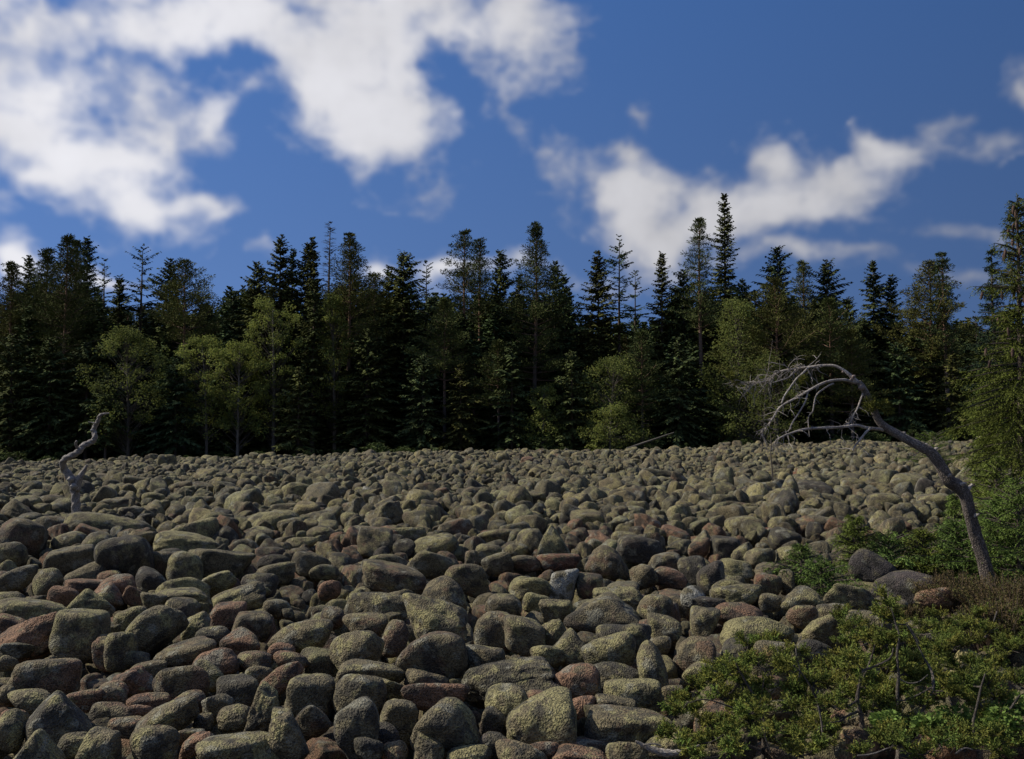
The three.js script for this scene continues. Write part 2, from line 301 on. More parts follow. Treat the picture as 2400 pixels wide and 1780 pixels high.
// limbs and stems of the dead wood and the near plants: points x, y, z, radius
const CURVES = {bent:[[4.796,0.167,-9.949,0.1275],[4.779,0.235,-9.946,0.0913],[4.754,0.345,-9.94,0.0722],[4.69,0.578,-9.928,0.0637],[4.61,0.812,-9.916,0.0595],[4.567,0.96,-9.908,0.0595],[4.508,1.189,-9.896,0.0616],[4.44,1.278,-9.892,0.0659],[4.355,1.338,-9.889,0.0637],[4.27,1.482,-9.881,0.0531],[4.172,1.614,-9.874,0.0531],[4.066,1.669,-9.872,0.0467],[3.836,1.792,-9.865,0.0425],[3.683,1.898,-9.86,0.0382],[3.607,2.034,-9.853,0.034],[3.543,2.174,-9.845,0.0319],[3.492,2.263,-9.841,0.0319],[3.45,2.314,-9.838,0.0276]],
crown_limb:[[3.45,2.309,-9.838,0.0255],[3.395,2.356,-9.836,0.0234],[3.308,2.434,-9.852,0.0192],[3.211,2.482,-9.879,0.0171],[3.043,2.477,-9.93,0.015],[2.873,2.455,-9.981,0.014],[2.744,2.436,-10.032,0.013],[2.666,2.391,-10.084,0.012],[2.641,2.353,-10.106,0.0109],[2.539,2.324,-10.138,0.0099],[2.4,2.318,-10.198,0.0077],[2.281,2.329,-10.238,0.0055]],
long_limb:[[3.42,2.309,-9.838,0.0234],[3.346,2.325,-9.808,0.0191],[3.281,2.332,-9.777,0.0179],[3.097,2.312,-9.718,0.0168],[2.895,2.217,-9.663,0.0156],[2.766,2.149,-9.626,0.0145],[2.609,2.062,-9.601,0.0135],[2.529,1.954,-9.586,0.0114],[2.464,1.867,-9.581,0.0083],[2.425,1.83,-9.573,0.0062],[2.389,1.793,-9.565,0.0041]],
inner_limb:[[3.09,2.456,-9.931,0.0129],[2.989,2.467,-9.91,0.0128],[2.909,2.405,-9.873,0.0117],[2.829,2.339,-9.837,0.0117],[2.725,2.229,-9.742,0.0105],[2.661,2.163,-9.666,0.0104],[2.62,2.095,-9.609,0.0093]],
crooked_limb:[[3.171,2.296,-9.739,0.0116],[3.106,2.266,-9.72,0.0105],[2.992,2.189,-9.684,0.0104],[2.951,2.104,-9.649,0.0094],[2.928,2.017,-9.633,0.0083],[2.891,1.971,-9.636,0.0073],[2.887,1.892,-9.64,0.0062],[2.899,1.768,-9.646,0.0042]],
slanting_limb:[[2.895,2.213,-9.663,0.0104],[2.853,2.104,-9.629,0.0093],[2.757,1.974,-9.575,0.0093],[2.706,1.904,-9.559,0.0082],[2.672,1.838,-9.542,0.0062],[2.636,1.814,-9.534,0.0041]],
low_limb:[[3.696,1.838,-9.863,0.0234],[3.597,1.851,-9.822,0.0212],[3.498,1.859,-9.782,0.019],[3.383,1.884,-9.74,0.0178],[3.264,1.868,-9.701,0.0167],[3.088,1.859,-9.621,0.0166],[2.904,1.851,-9.562,0.0154],[2.786,1.838,-9.512,0.0143],[2.653,1.802,-9.464,0.0122],[2.571,1.769,-9.446,0.0102],[2.53,1.749,-9.447,0.0081],[2.499,1.708,-9.439,0.0061]],
drooping_limb:[[3.54,1.855,-9.782,0.0169],[3.483,1.813,-9.744,0.0147],[3.412,1.751,-9.687,0.0125],[3.349,1.698,-9.63,0.0104],[3.298,1.64,-9.593,0.0062]],
hanging_limb:[[3.501,2.22,-9.843,0.0127],[3.453,2.117,-9.808,0.0116],[3.42,2.049,-9.792,0.0106],[3.371,1.977,-9.775,0.0105],[3.335,1.914,-9.759,0.0095],[3.283,1.884,-9.72,0.0084]],
spur_limb:[[2.873,2.45,-9.981,0.0108],[2.79,2.37,-9.935,0.0097],[2.693,2.334,-9.897,0.0085],[2.611,2.311,-9.878,0.0064]],
knots:[[3.473,2.257,-9.811,0.0318],[3.393,2.367,-9.805,0.0191],[3.371,2.338,-9.807,0.0169],[3.287,2.414,-9.803,0.0127]],
tufts:[[3.547,2.117,-9.788,0.038],[3.53,2.049,-9.792,0.0296],[3.682,2.087,-9.79,0.0338],[3.724,2.032,-9.793,0.0253],[3.598,2.083,-9.79,0.0253],[2.88,2.336,-9.777,0.0169],[2.25,2.401,-10.174,0.0198],[2.307,2.344,-10.177,0.0154]],
snag:[[-7.091,0.16,-16.258,0.0906],[-7.105,0.334,-16.249,0.0766],[-7.119,0.578,-16.236,0.0697],[-7.126,0.703,-16.23,0.0662],[-7.14,0.856,-16.222,0.0697],[-7.161,0.967,-16.216,0.0766],[-7.223,1.079,-16.211,0.0662],[-7.307,1.19,-16.205,0.0557],[-7.315,1.289,-16.14,0.052],[-7.253,1.367,-16.075,0.0484],[-7.152,1.417,-16.033,0.0483],[-7.071,1.458,-16.051,0.0518],[-7.013,1.512,-16.088,0.0519],[-6.981,1.581,-16.124,0.0503],[-6.915,1.622,-16.162,0.0487],[-6.847,1.663,-16.18,0.0453],[-6.812,1.726,-16.177,0.0418],[-6.843,1.802,-16.213,0.0384],[-6.859,1.858,-16.23,0.0385],[-6.817,1.935,-16.226,0.035],[-6.773,2.004,-16.203,0.0332],[-6.751,2.06,-16.18,0.0296],[-6.708,2.094,-16.158,0.0226],[-6.645,2.108,-16.157,0.0157],[-6.576,2.115,-16.157,0.0087]],
snag_fork:[[-7.115,0.859,-16.182,0.0695],[-7.06,1.032,-16.173,0.0591],[-7.004,1.129,-16.168,0.0452],[-6.955,1.212,-16.164,0.0313],[-6.928,1.275,-16.16,0.0139]],
snag_stub:[[-7.019,1.512,-16.088,0.0277],[-7.043,1.561,-16.045,0.0242],[-7.046,1.624,-16.002,0.0207],[-7.024,1.665,-15.98,0.0172]],
snag_knots:[[-6.819,1.837,-16.071,0.0242],[-6.756,1.795,-16.073,0.0173],[-7.116,0.931,-16.118,0.0485],[-7.165,1.042,-16.112,0.0485]],
snag_twig:[[-6.785,1.948,-16.165,0.0139],[-6.861,1.962,-16.165,0.0104],[-6.924,1.976,-16.164,0.0052]],
driftwood:[[0.59,0.35,-4.803,0.0051],[0.635,0.326,-4.804,0.0112],[0.692,0.303,-4.805,0.0153],[0.743,0.293,-4.806,0.0173],[0.794,0.295,-4.806,0.0132],[0.839,0.311,-4.805,0.0081],[0.896,0.33,-4.804,0.0041]],
driftwood_prong:[[0.624,0.336,-4.784,0.0051],[0.669,0.344,-4.783,0.0041],[0.71,0.334,-4.784,0.003]],
fallen_trunk:[[5.299,1.007,-45.604,0.0491],[6.084,1.281,-45.589,0.0442],[7.065,1.614,-45.572,0.0343],[7.457,1.752,-45.565,0.0196]],
dead_sapling:[[2.798,1.291,-10.642,0.008],[2.789,1.419,-10.635,0.0073],[2.775,1.574,-10.627,0.0064],[2.78,1.693,-10.621,0.0055],[2.771,1.807,-10.615,0.0046]],
left_stems:[[[1.361,0.24,-5.439,0.0138],[1.32,0.378,-5.432,0.0104],[1.281,0.443,-5.429,0.0092],[1.241,0.516,-5.425,0.0069],[1.211,0.574,-5.422,0.0046]],[[1.357,0.263,-5.438,0.0104],[1.356,0.341,-5.484,0.0082],[1.387,0.445,-5.529,0.0059],[1.407,0.503,-5.576,0.0036]],[[1.262,0.215,-5.09,0.0119],[1.165,0.247,-5.089,0.0097],[1.078,0.269,-5.088,0.0075],[0.992,0.279,-5.087,0.0054],[0.917,0.247,-5.089,0.0043]],[[1.301,0.307,-5.286,0.009],[1.189,0.363,-5.283,0.0078],[1.099,0.397,-5.281,0.0056],[1.009,0.419,-5.28,0.0045],[0.92,0.397,-5.281,0.0034]],[[1.294,0.215,-5.09,0.0075],[1.283,0.301,-5.086,0.0065],[1.272,0.365,-5.082,0.0043]]],
middle_stems:[[[1.821,0.161,-5.293,0.0202],[1.844,0.24,-5.289,0.0191],[1.835,0.329,-5.285,0.0168],[1.817,0.419,-5.28,0.0146],[1.826,0.486,-5.277,0.0112],[1.844,0.564,-5.272,0.009],[1.895,0.587,-5.271,0.0078],[1.985,0.632,-5.269,0.0067],[2.007,0.688,-5.266,0.0045]],[[1.821,0.356,-5.283,0.0101],[1.744,0.344,-5.234,0.0078],[1.683,0.332,-5.184,0.0055],[1.606,0.325,-5.185,0.0033]],[[1.821,0.419,-5.28,0.009],[1.755,0.399,-5.231,0.0067],[1.689,0.398,-5.181,0.0044],[1.661,0.413,-5.18,0.0033]],[[1.7,0.225,-5.49,0.0093],[1.672,0.341,-5.484,0.0082],[1.63,0.434,-5.479,0.007],[1.584,0.504,-5.476,0.0058],[1.537,0.551,-5.473,0.0047]],[[1.747,0.236,-5.089,0.0065],[1.714,0.269,-5.088,0.0054],[1.678,0.292,-5.086,0.0043]],[[1.936,0.409,-5.581,0.0095],[1.993,0.551,-5.574,0.0071],[2.021,0.645,-5.569,0.0059],[2.059,0.74,-5.564,0.0036]]],
right_stems:[[[2.065,0.202,-5.341,0.017],[2.074,0.292,-5.337,0.0159],[2.052,0.371,-5.333,0.0136],[2.047,0.451,-5.328,0.0125],[2.052,0.541,-5.324,0.0102],[2.045,0.654,-5.318,0.0091],[2.056,0.745,-5.313,0.0068],[2.029,0.835,-5.309,0.0045],[2.015,0.892,-5.306,0.0034]],[[2.074,0.292,-5.337,0.0159],[2.128,0.301,-5.306,0.0146],[2.149,0.355,-5.273,0.0112],[2.183,0.422,-5.27,0.0101],[2.216,0.486,-5.277,0.0112],[2.228,0.552,-5.323,0.0102],[2.206,0.62,-5.37,0.0057],[2.169,0.724,-5.414,0.0046],[2.154,0.772,-5.462,0.0035]],[[2.384,0.27,-5.188,0.011],[2.38,0.336,-5.184,0.0099],[2.402,0.424,-5.18,0.0077],[2.42,0.512,-5.175,0.0066],[2.442,0.578,-5.172,0.0044]],[[2.018,0.289,-4.986,0.0074],[2.05,0.342,-4.984,0.0063],[2.082,0.395,-4.981,0.0042]],[[2.207,0.482,-5.277,0.0067],[2.131,0.441,-5.279,0.0056],[2.063,0.414,-5.28,0.0045],[2.03,0.414,-5.28,0.0034]],[[2.519,0.314,-5.185,0.0099],[2.574,0.402,-5.181,0.0077],[2.618,0.468,-5.177,0.0055]]],
bare_sticks:[[[1.594,0.432,-5.58,0.0047],[1.601,0.503,-5.576,0.0047],[1.585,0.563,-5.573,0.0042],[1.58,0.622,-5.57,0.0036]],[[2.07,0.516,-5.776,0.0074],[2.095,0.59,-5.772,0.0061],[2.129,0.681,-5.767,0.0043],[2.139,0.75,-5.764,0.0031]],[[2.181,0.696,-5.666,0.0042],[2.164,0.769,-5.662,0.0042],[2.15,0.829,-5.659,0.0036],[2.138,0.848,-5.658,0.0024]],[[2.307,0.624,-5.67,0.006],[2.266,0.696,-5.666,0.0048],[2.234,0.745,-5.664,0.0036]],[[3.119,0.598,-6.472,0.0041],[3.139,0.661,-6.469,0.0035]],[[1.213,0.393,-4.881,0.0041],[1.234,0.331,-4.884,0.0041],[1.255,0.269,-4.887,0.0031]],[[1.574,0.258,-5.088,0.0043],[1.564,0.365,-5.082,0.0054],[1.548,0.441,-5.079,0.0043]],[[2.03,0.531,-5.274,0.0034],[2.086,0.504,-5.276,0.0034],[2.142,0.513,-5.275,0.0028],[2.187,0.549,-5.273,0.0022]],[[1.607,0.32,-4.684,0.005],[1.677,0.328,-4.684,0.004],[1.746,0.354,-4.683,0.003]],[[2.063,0.328,-4.684,0.005],[2.103,0.354,-4.683,0.004],[2.143,0.348,-4.683,0.003]]],
left_puffs:[[1.633,0.355,-6.909,0.112,0.077,"n"],[1.782,0.337,-7.09,0.091,0.048,"n"],[1.876,0.349,-7.158,0.055,0.031,"n"],[1.487,0.479,-5.919,0.055,0.035,"y"],[1.296,0.364,-6.218,0.095,0.063,"n"],[1.223,0.307,-6.183,0.047,0.063,"n"],[1.316,0.385,-5.949,0.066,0.091,"n"],[1.41,0.307,-6.03,0.062,0.067,"n"],[1.108,0.307,-5.978,0.046,0.061,"n"],[1.182,0.332,-5.677,0.082,0.072,"n"],[0.937,0.344,-5.516,0.07,0.052,"n"],[0.857,0.341,-5.284,0.081,0.049,"n"],[0.969,0.345,-5.37,0.05,0.041,"n"],[1.232,0.327,-5.452,0.088,0.065,"n"],[1.246,0.314,-5.246,0.076,0.071,"n"],[1.005,0.308,-5.243,0.058,0.04,"n"],[1.155,0.264,-5.42,0.069,0.041,"n"],[0.804,0.277,-5.152,0.052,0.048,"n"],[0.881,0.29,-4.951,0.08,0.038,"n"],[0.988,0.251,-5.123,0.052,0.035,"n"],[1.05,0.333,-4.747,0.072,0.04,"n"],[0.822,0.337,-4.62,0.051,0.02,"n"],[1.265,0.296,-5.101,0.048,0.048,"n"],[1.038,0.357,-4.898,0.046,0.029,"n"],[1.322,0.371,-5.46,0.051,0.051,"n"],[1.483,0.349,-6.395,0.054,0.054,"n"]],
middle_puffs:[[1.906,0.348,-6.701,0.057,0.086,"n"],[1.764,0.311,-6.361,0.065,0.076,"n"],[1.809,0.316,-6.148,0.084,0.073,"n"],[1.959,0.371,-6.221,0.09,0.074,"n"],[2.128,0.371,-6.476,0.083,0.088,"n"],[2.401,0.341,-7.168,0.079,0.11,"n"],[1.804,0.381,-5.766,0.093,0.078,"n"],[1.678,0.293,-5.646,0.091,0.067,"n"],[1.528,0.281,-5.283,0.076,0.063,"n"],[1.582,0.316,-5.166,0.083,0.057,"n"],[1.4,0.327,-4.916,0.058,0.046,"n"],[1.488,0.327,-4.811,0.077,0.045,"n"],[1.911,0.356,-5.751,0.093,0.054,"n"],[2.076,0.344,-6.012,0.097,0.046,"n"],[1.954,0.33,-5.748,0.068,0.044,"n"],[2.185,0.332,-5.961,0.096,0.066,"n"],[2.123,0.282,-5.865,0.095,0.06,"n"],[2.529,0.359,-7.509,0.058,0.09,"n"],[2.522,0.358,-7.029,0.066,0.054,"n"],[1.867,0.28,-5.783,0.054,0.054,"n"],[1.595,0.357,-5.67,0.067,0.063,"n"],[1.3,0.339,-4.722,0.06,0.036,"n"],[1.433,0.287,-4.832,0.07,0.029,"n"],[1.988,0.383,-6.029,0.077,0.067,"n"],[2.181,0.387,-6.174,0.063,0.053,"n"]],
right_puffs:[[2.453,0.453,-6.513,0.067,0.044,"r"],[2.895,0.347,-7.383,0.094,0.076,"n"],[2.823,0.343,-6.962,0.089,0.071,"n"],[2.756,0.379,-6.537,0.095,0.078,"n"],[2.987,0.379,-6.794,0.11,0.081,"n"],[3.251,0.34,-7.118,0.115,0.097,"n"],[3.224,0.413,-7.202,0.104,0.068,"n"],[3.487,0.352,-7.356,0.119,0.088,"n"],[3.785,0.367,-7.77,0.126,0.093,"n"],[3.512,0.37,-6.975,0.083,0.113,"n"],[2.77,0.364,-6.249,0.128,0.074,"n"],[2.531,0.359,-5.953,0.106,0.066,"n"],[2.524,0.368,-6.231,0.09,0.074,"n"],[2.347,0.341,-5.923,0.071,0.06,"n"],[2.345,0.348,-6.32,0.091,0.07,"n"],[2.918,0.343,-6.337,0.113,0.076,"n"],[3.206,0.31,-6.596,0.107,0.079,"n"],[3.084,0.314,-6.136,0.083,0.099,"n"],[2.55,0.32,-5.814,0.104,0.064,"n"],[2.658,0.28,-5.783,0.103,0.064,"n"],[2.687,0.355,-5.588,0.09,0.066,"n"],[2.234,0.357,-5.411,0.078,0.051,"n"],[2.09,0.303,-5.284,0.049,0.049,"n"],[1.837,0.354,-4.763,0.077,0.052,"n"],[2.017,0.355,-4.76,0.093,0.052,"n"],[2.192,0.3,-4.872,0.095,0.05,"n"],[2.3,0.304,-4.797,0.093,0.037,"n"],[2.563,0.258,-5.074,0.056,0.056,"n"],[1.944,0.284,-4.821,0.094,0.029,"n"],[1.664,0.297,-4.78,0.053,0.02,"n"],[1.828,0.306,-4.985,0.063,0.046,"n"],[3.867,0.404,-7.605,0.065,0.078,"n"],[3.07,0.41,-7.096,0.073,0.06,"n"]],
leafy_puffs:[[2.568,0.325,-5.969,0.076,0.056,"n"],[2.412,0.277,-5.454,0.088,0.056,"n"],[2.466,0.284,-5.275,0.085,0.063,"n"],[1.926,0.343,-5.146,0.066,0.044,"n"],[2.529,0.335,-5.173,0.075,0.07,"n"],[2.482,0.268,-5.181,0.075,0.048,"n"],[2.08,0.364,-5.014,0.064,0.047,"n"],[2.711,0.308,-6.074,0.067,0.046,"n"],[2.794,0.293,-5.578,0.057,0.071,"n"]],
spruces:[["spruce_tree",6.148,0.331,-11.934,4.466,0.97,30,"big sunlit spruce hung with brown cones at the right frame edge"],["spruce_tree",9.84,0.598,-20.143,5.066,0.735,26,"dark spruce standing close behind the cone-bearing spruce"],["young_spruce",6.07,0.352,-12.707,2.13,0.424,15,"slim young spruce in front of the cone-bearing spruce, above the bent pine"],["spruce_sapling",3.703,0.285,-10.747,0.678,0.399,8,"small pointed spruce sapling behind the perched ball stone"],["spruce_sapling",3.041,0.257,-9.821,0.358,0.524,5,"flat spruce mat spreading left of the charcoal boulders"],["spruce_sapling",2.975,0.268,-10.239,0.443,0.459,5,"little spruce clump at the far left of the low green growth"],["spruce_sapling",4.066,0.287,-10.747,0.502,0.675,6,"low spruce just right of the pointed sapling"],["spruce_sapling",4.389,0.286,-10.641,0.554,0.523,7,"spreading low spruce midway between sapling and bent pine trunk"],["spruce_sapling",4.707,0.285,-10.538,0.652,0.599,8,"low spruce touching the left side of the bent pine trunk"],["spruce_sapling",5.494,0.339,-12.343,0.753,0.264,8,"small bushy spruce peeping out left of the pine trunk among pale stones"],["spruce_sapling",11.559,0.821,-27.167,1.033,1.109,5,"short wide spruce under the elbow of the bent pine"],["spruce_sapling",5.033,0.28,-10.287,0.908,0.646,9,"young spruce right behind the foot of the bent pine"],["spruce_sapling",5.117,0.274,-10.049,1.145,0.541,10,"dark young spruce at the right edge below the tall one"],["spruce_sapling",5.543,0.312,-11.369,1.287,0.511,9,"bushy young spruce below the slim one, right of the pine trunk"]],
heathers:[[4.037,0.403,-9.086,0.33],[4.321,0.385,-8.686,0.4266],[3.721,0.406,-7.684,0.3114],[3.325,0.325,-8.289,0.1238]]};
// one row per boulder: x, y, z, width, height, turn, shape, tone, label, short label
const STONES = [
[0.163,0.232,-5.445,0.397,0.35,-6.0,"r","l","big round boulder with yellow lichen on its shoulder","yellow-shouldered boulder"],
[-0.348,0.225,-5.387,0.367,0.336,3.0,"r","g","big round pinkish-grey boulder lichened at one end","big pinkish-grey round"],
[-0.541,0.285,-6.759,0.483,0.403,6.0,"r","b","large round brown boulder with a green cap","green-capped boulder"],
[-0.014,0.24,-6.386,0.669,0.254,-9.0,"a","d","long ridged dark boulder lying across its neighbours","long ridged boulder"],
[-2.503,0.226,-5.529,0.368,0.324,0.0,"w","d","big dark peaked boulder with a black front","dark peaked boulder"],
[0.633,0.201,-5.499,0.496,0.213,3.0,"b","b","long low brown boulder with a green upper edge","long low brown boulder"],
[-0.616,0.312,-7.987,0.547,0.394,3.0,"a","l","big angular mound of a boulder with mottled lichen","mottled mound"],
[-5.538,0.45,-13.806,1.259,0.5,3.0,"o","g","very long low boulder with the dead stump rising behind it","long stump boulder"],
[-4.166,0.411,-10.732,0.6,0.593,0.0,"r","d","massive boulder with a black-stained face","black-stained boulder"],
[-0.805,0.234,-5.318,0.253,0.331,-20.0,"r","d","largest dark green-black egg boulder on the bottom edge","dark egg boulder"],
[-3.236,0.296,-7.493,0.405,0.412,5.0,"b","l","angular green boulder with a split face","green split boulder"],
[-3.019,0.232,-6.489,0.443,0.276,3.0,"b","b","wide brown pillow-shaped boulder above a black gap","brown pillow boulder"],
[-2.782,0.28,-7.713,0.516,0.337,-36.0,"o","g","tilted egg-shaped boulder furred with grey-green lichen","tilted egg boulder"],
[0.779,0.305,-8.391,0.642,0.319,2.0,"w","g","wide roof-shaped boulder left of a lichened mound","roof-shaped boulder"],
[-3.648,0.239,-7.577,0.506,0.316,-24.0,"a","p","angular pink-grey wedge by the frame edge","pale wedge"],
[-1.407,0.178,-5.191,0.435,0.166,-2.0,"f","l","wide flat boulder carpeted with yellow-green lichen","flat yellow-green boulder"],
[-0.012,0.22,-5.745,0.273,0.326,-8.0,"r","l","ball-like boulder speckled grey and black","speckled ball boulder"],
[1.861,0.277,-7.629,0.571,0.275,-6.0,"r","l","dome-like boulder splashed with yellow lichen above the juniper","yellow-splashed dome"],
[-1.939,0.193,-5.628,0.41,0.202,-24.0,"o","g","long lens-shaped boulder, brown below and green above","long green lens"],
[-2.077,0.232,-6.295,0.36,0.28,0.0,"r","b","round brown boulder with a bulging smooth front","bulging brown boulder"],
[-3.192,0.364,-10.814,0.725,0.412,14.0,"a","g","broad angular boulder with a fractured flank","fractured-flank boulder"],
[3.749,0.343,-9.457,0.694,0.306,-4.0,"r","k","smooth charcoal boulder, whale-backed, near the bent pine's foot","whale-backed boulder"],
[0.684,0.263,-7.032,0.391,0.293,-8.0,"r","l","rounded boulder with yellow lichen along its crest","yellow-crested boulder"],
[-6.187,0.44,-12.525,0.641,0.573,22.0,"r","b","big brown boulder sloping towards the left frame edge","sloping brown boulder"],
[-1.608,0.265,-7.602,0.472,0.281,3.0,"o","b","broad brown oval boulder beside a smaller blocky one","broad brown oval"],
[-1.11,0.258,-7.16,0.398,0.285,-16.0,"o","g","oblong lichened boulder resting on its side","oblong side-lying boulder"],
[-2.311,0.232,-7.076,0.495,0.221,-9.0,"o","b","long brown-grey oval boulder with a darker spot","long brown oval"],
[-1.837,0.193,-5.179,0.246,0.234,0.0,"r","b","dark round boulder at the bottom edge","dark round bottom boulder"],
[0.42,0.237,-6.314,0.321,0.269,14.0,"r","p","round pink boulder with a bright pitted face","bright pink boulder"],
[-1.195,0.333,-10.06,0.707,0.306,10.0,"b","b","huge low boulder with a dark hollow under its lip","overhanging-lip boulder"],
[-0.605,0.333,-8.891,0.425,0.389,0.0,"r","b","smooth dark dome-like boulder against a black gap","smooth dark dome"],
[0.747,0.205,-6.149,0.38,0.198,2.0,"b","l","squared block of a boulder with lichened top and front","lichened square block"],
[-1.17,0.224,-5.259,0.166,0.328,-28.0,"a","g","lichened blade-shaped boulder standing on its edge","upright blade"],
[0.519,0.456,-11.814,0.51,0.541,-4.0,"w","l","tall triangular boulder behind a reddish one","triangular boulder"],
[0.098,0.29,-7.475,0.345,0.298,8.0,"b","g","grey lichen-covered blocky boulder with a notch","notched grey boulder"],
[3.697,0.382,-10.228,0.523,0.37,28.0,"r","k","dark charcoal boulder with orange flecks beside the low spruce","charcoal flecked boulder"],
[-1.399,0.231,-5.659,0.179,0.321,22.0,"a","b","leaning slab-like brown boulder near the bottom edge","leaning slab"],
[3.005,0.319,-8.894,0.496,0.287,14.0,"a","g","broad grey boulder sloping down beside a dark gap","broad grey slope boulder"],
[0.86,0.256,-7.638,0.438,0.217,-5.0,"o","d","smooth dark grey sausage-shaped boulder","dark sausage boulder"],
[-4.938,0.359,-11.115,0.533,0.381,0.0,"b","g","dark block with a square lichened front","dark square-fronted block"],
[1.124,0.208,-5.615,0.205,0.223,6.0,"r","p","smooth pinkish-grey boulder seen through the juniper","smooth juniper boulder"],
[1.516,0.407,-11.796,0.566,0.36,6.0,"b","d","broad boulder with a flat black front","flat black-fronted boulder"],
[-1.694,0.21,-6.196,0.261,0.211,0.0,"b","d","squarish dark brown boulder with a flat top","dark square boulder"],
[-2.415,0.215,-6.399,0.264,0.218,34.0,"a","p","pink lozenge boulder with a sharp lower point","pink lozenge"],
[2.056,0.312,-9.159,0.482,0.244,3.0,"o","l","yellow-green lichen-coated boulder with a dark end","yellow-green coated boulder"],
[-1.947,0.482,-14.987,0.72,0.429,-32.0,"a","g","tilted angular boulder rising from its neighbours","tilted angular boulder"],
[6.949,0.582,-16.089,0.773,0.43,0.0,"o","l","pale flat-topped boulder behind the pine trunk","pale boulder behind trunk"],
[-1.707,0.418,-12.487,0.489,0.405,8.0,"b","b","bulky squarish boulder with a shadowed front","bulky squarish boulder"],
[-1.509,0.204,-6.537,0.322,0.161,-36.0,"o","p","long tilted salmon-pink boulder among pinkish stones","tilted salmon boulder"],
[2.384,0.266,-7.734,0.32,0.22,-34.0,"a","l","tilted boulder streaked with yellow lichen","yellow-streaked boulder"],
[3.231,0.378,-11.223,0.52,0.278,6.0,"o","l","large lichened boulder half covered by the low spruce mat","mat-side boulder"],
[0.492,0.341,-9.546,0.289,0.345,3.0,"b","w","upright boulder with a white-blotched face and cut-off top","white-blotched boulder"],
[5.572,0.66,-18.31,0.705,0.525,0.0,"r","d","dark dome stone in the lit part of the field","dark dome stone"],
[6.052,0.591,-16.274,0.626,0.466,2.0,"b","g","blocky lichened boulder with a dark crack under it","cracked lichened block"],
[3.827,0.307,-9.031,0.374,0.223,-3.0,"r","p","pinkish dome-shaped boulder below the brown heather","pinkish heather dome"],
[-1.738,0.195,-5.902,0.178,0.184,10.0,"a","k","cracked black-lichened stone near the pinkish boulders","black cracked stone"],
[0.512,0.351,-11.259,0.504,0.236,8.0,"o","r","reddish-brown lens-shaped boulder under the triangular one","reddish lens"],
[-0.809,0.433,-14.058,0.574,0.308,-8.0,"o","b","brown bread-loaf boulder beside the diamond stone","bread-loaf boulder"],
[-4.114,0.284,-9.153,0.277,0.261,0.0,"r","p","smooth pink dome-shaped boulder beside a pointed one","pink dome"],
[2.429,0.278,-8.372,0.267,0.207,0.0,"r","b","brown bun-shaped boulder below a broad grey one","brown bun boulder"],
[4.961,0.685,-17.742,0.356,0.678,10.0,"r","l","upright lichened stone with a pale flank","upright pale-flanked stone"],
[2.485,0.323,-9.706,0.279,0.24,8.0,"b","r","boulder with a raw rust-red broken face","rust-faced boulder"],
[1.665,0.297,-9.133,0.248,0.226,5.0,"r","w","pale whitish-green boulder in a dark hollow","pale whitish boulder"],
[3.591,0.733,-23.843,0.995,0.342,8.0,"b","d","long dark slab lying towards the lit far field","long dark slab"],
[-0.416,0.468,-14.693,0.318,0.365,30.0,"a","g","diamond-shaped stone balanced on its corner","diamond stone"],
[3.41,0.416,-13.567,0.315,0.194,-4.0,"b","r","brick-red block of stone among lichened boulders","brick-red stone"],
[8.423,0.64,-19.695,0.363,0.233,-6.0,"o","r","salmon-red stone beside the pine trunk","salmon-red stone"],
[-2.902,0.555,-20.266,0.309,0.291,0.0,"r","w","small ash-white stone in the middle distance","small ash-white stone"],
[7.059,0.771,-24.344,0.332,0.279,30.0,"a","r","freshly broken orange-pink stones forming a cross shape","orange cross stone"],
[4.263,0.35,-12.091,0.081,0.088,0.0,"r","d","tiny grey ball stone perched on the charcoal boulder","perched ball stone"],
[1.843,0.256,-6.837,0.467,0.272,6.0,"r","g","",""],
[-0.912,0.234,-6.013,0.305,0.296,16.0,"r","g","",""],
[-2.43,0.189,-5.118,0.275,0.232,0.0,"w","l","",""],
[-0.458,0.214,-6.076,0.405,0.218,5.0,"o","p","",""],
[-0.914,0.221,-6.552,0.458,0.211,4.0,"o","g","",""],
[-1.22,0.226,-6.051,0.298,0.269,8.0,"b","g","",""],
[-0.122,0.277,-7.665,0.366,0.349,-14.0,"r","b","",""],
[1.008,0.306,-8.936,0.584,0.272,5.0,"a","l","",""],
[-1.155,0.289,-8.725,0.542,0.265,4.0,"o","g","",""],
[-4.133,0.265,-8.613,0.59,0.237,2.0,"o","l","",""],
[-2.096,0.191,-5.137,0.203,0.233,8.0,"b","g","",""],
[1.027,0.39,-10.677,0.495,0.407,8.0,"r","b","",""],
[0.69,0.217,-6.582,0.429,0.174,10.0,"o","d","",""],
[0.593,0.182,-5.092,0.242,0.182,10.0,"r","b","",""],
[-0.448,0.35,-9.925,0.475,0.359,6.0,"r","b","",""],
[2.784,0.285,-7.859,0.388,0.269,4.0,"r","g","",""],
[0.427,0.252,-7.234,0.299,0.288,0.0,"w","l","",""],
[0.918,0.265,-6.561,0.208,0.336,-26.0,"r","l","",""],
[-4.145,0.38,-12.705,0.833,0.315,3.0,"r","l","",""],
[-0.637,0.206,-5.619,0.205,0.244,14.0,"b","g","",""],
[-3.759,0.287,-8.88,0.439,0.287,0.0,"w","g","",""],
[1.959,0.194,-5.68,0.315,0.161,0.0,"r","p","",""],
[1.17,0.189,-5.251,0.224,0.188,-10.0,"r","b","",""],
[0.044,0.17,-5.136,0.276,0.145,0.0,"r","b","",""],
[-0.858,0.356,-10.864,0.59,0.31,6.0,"r","g","",""],
[-2.476,0.291,-9.114,0.48,0.26,-25.0,"a","l","",""],
[1.88,0.282,-8.272,0.435,0.236,10.0,"r","p","",""],
[-3.172,0.293,-9.609,0.521,0.256,0.0,"r","l","",""],
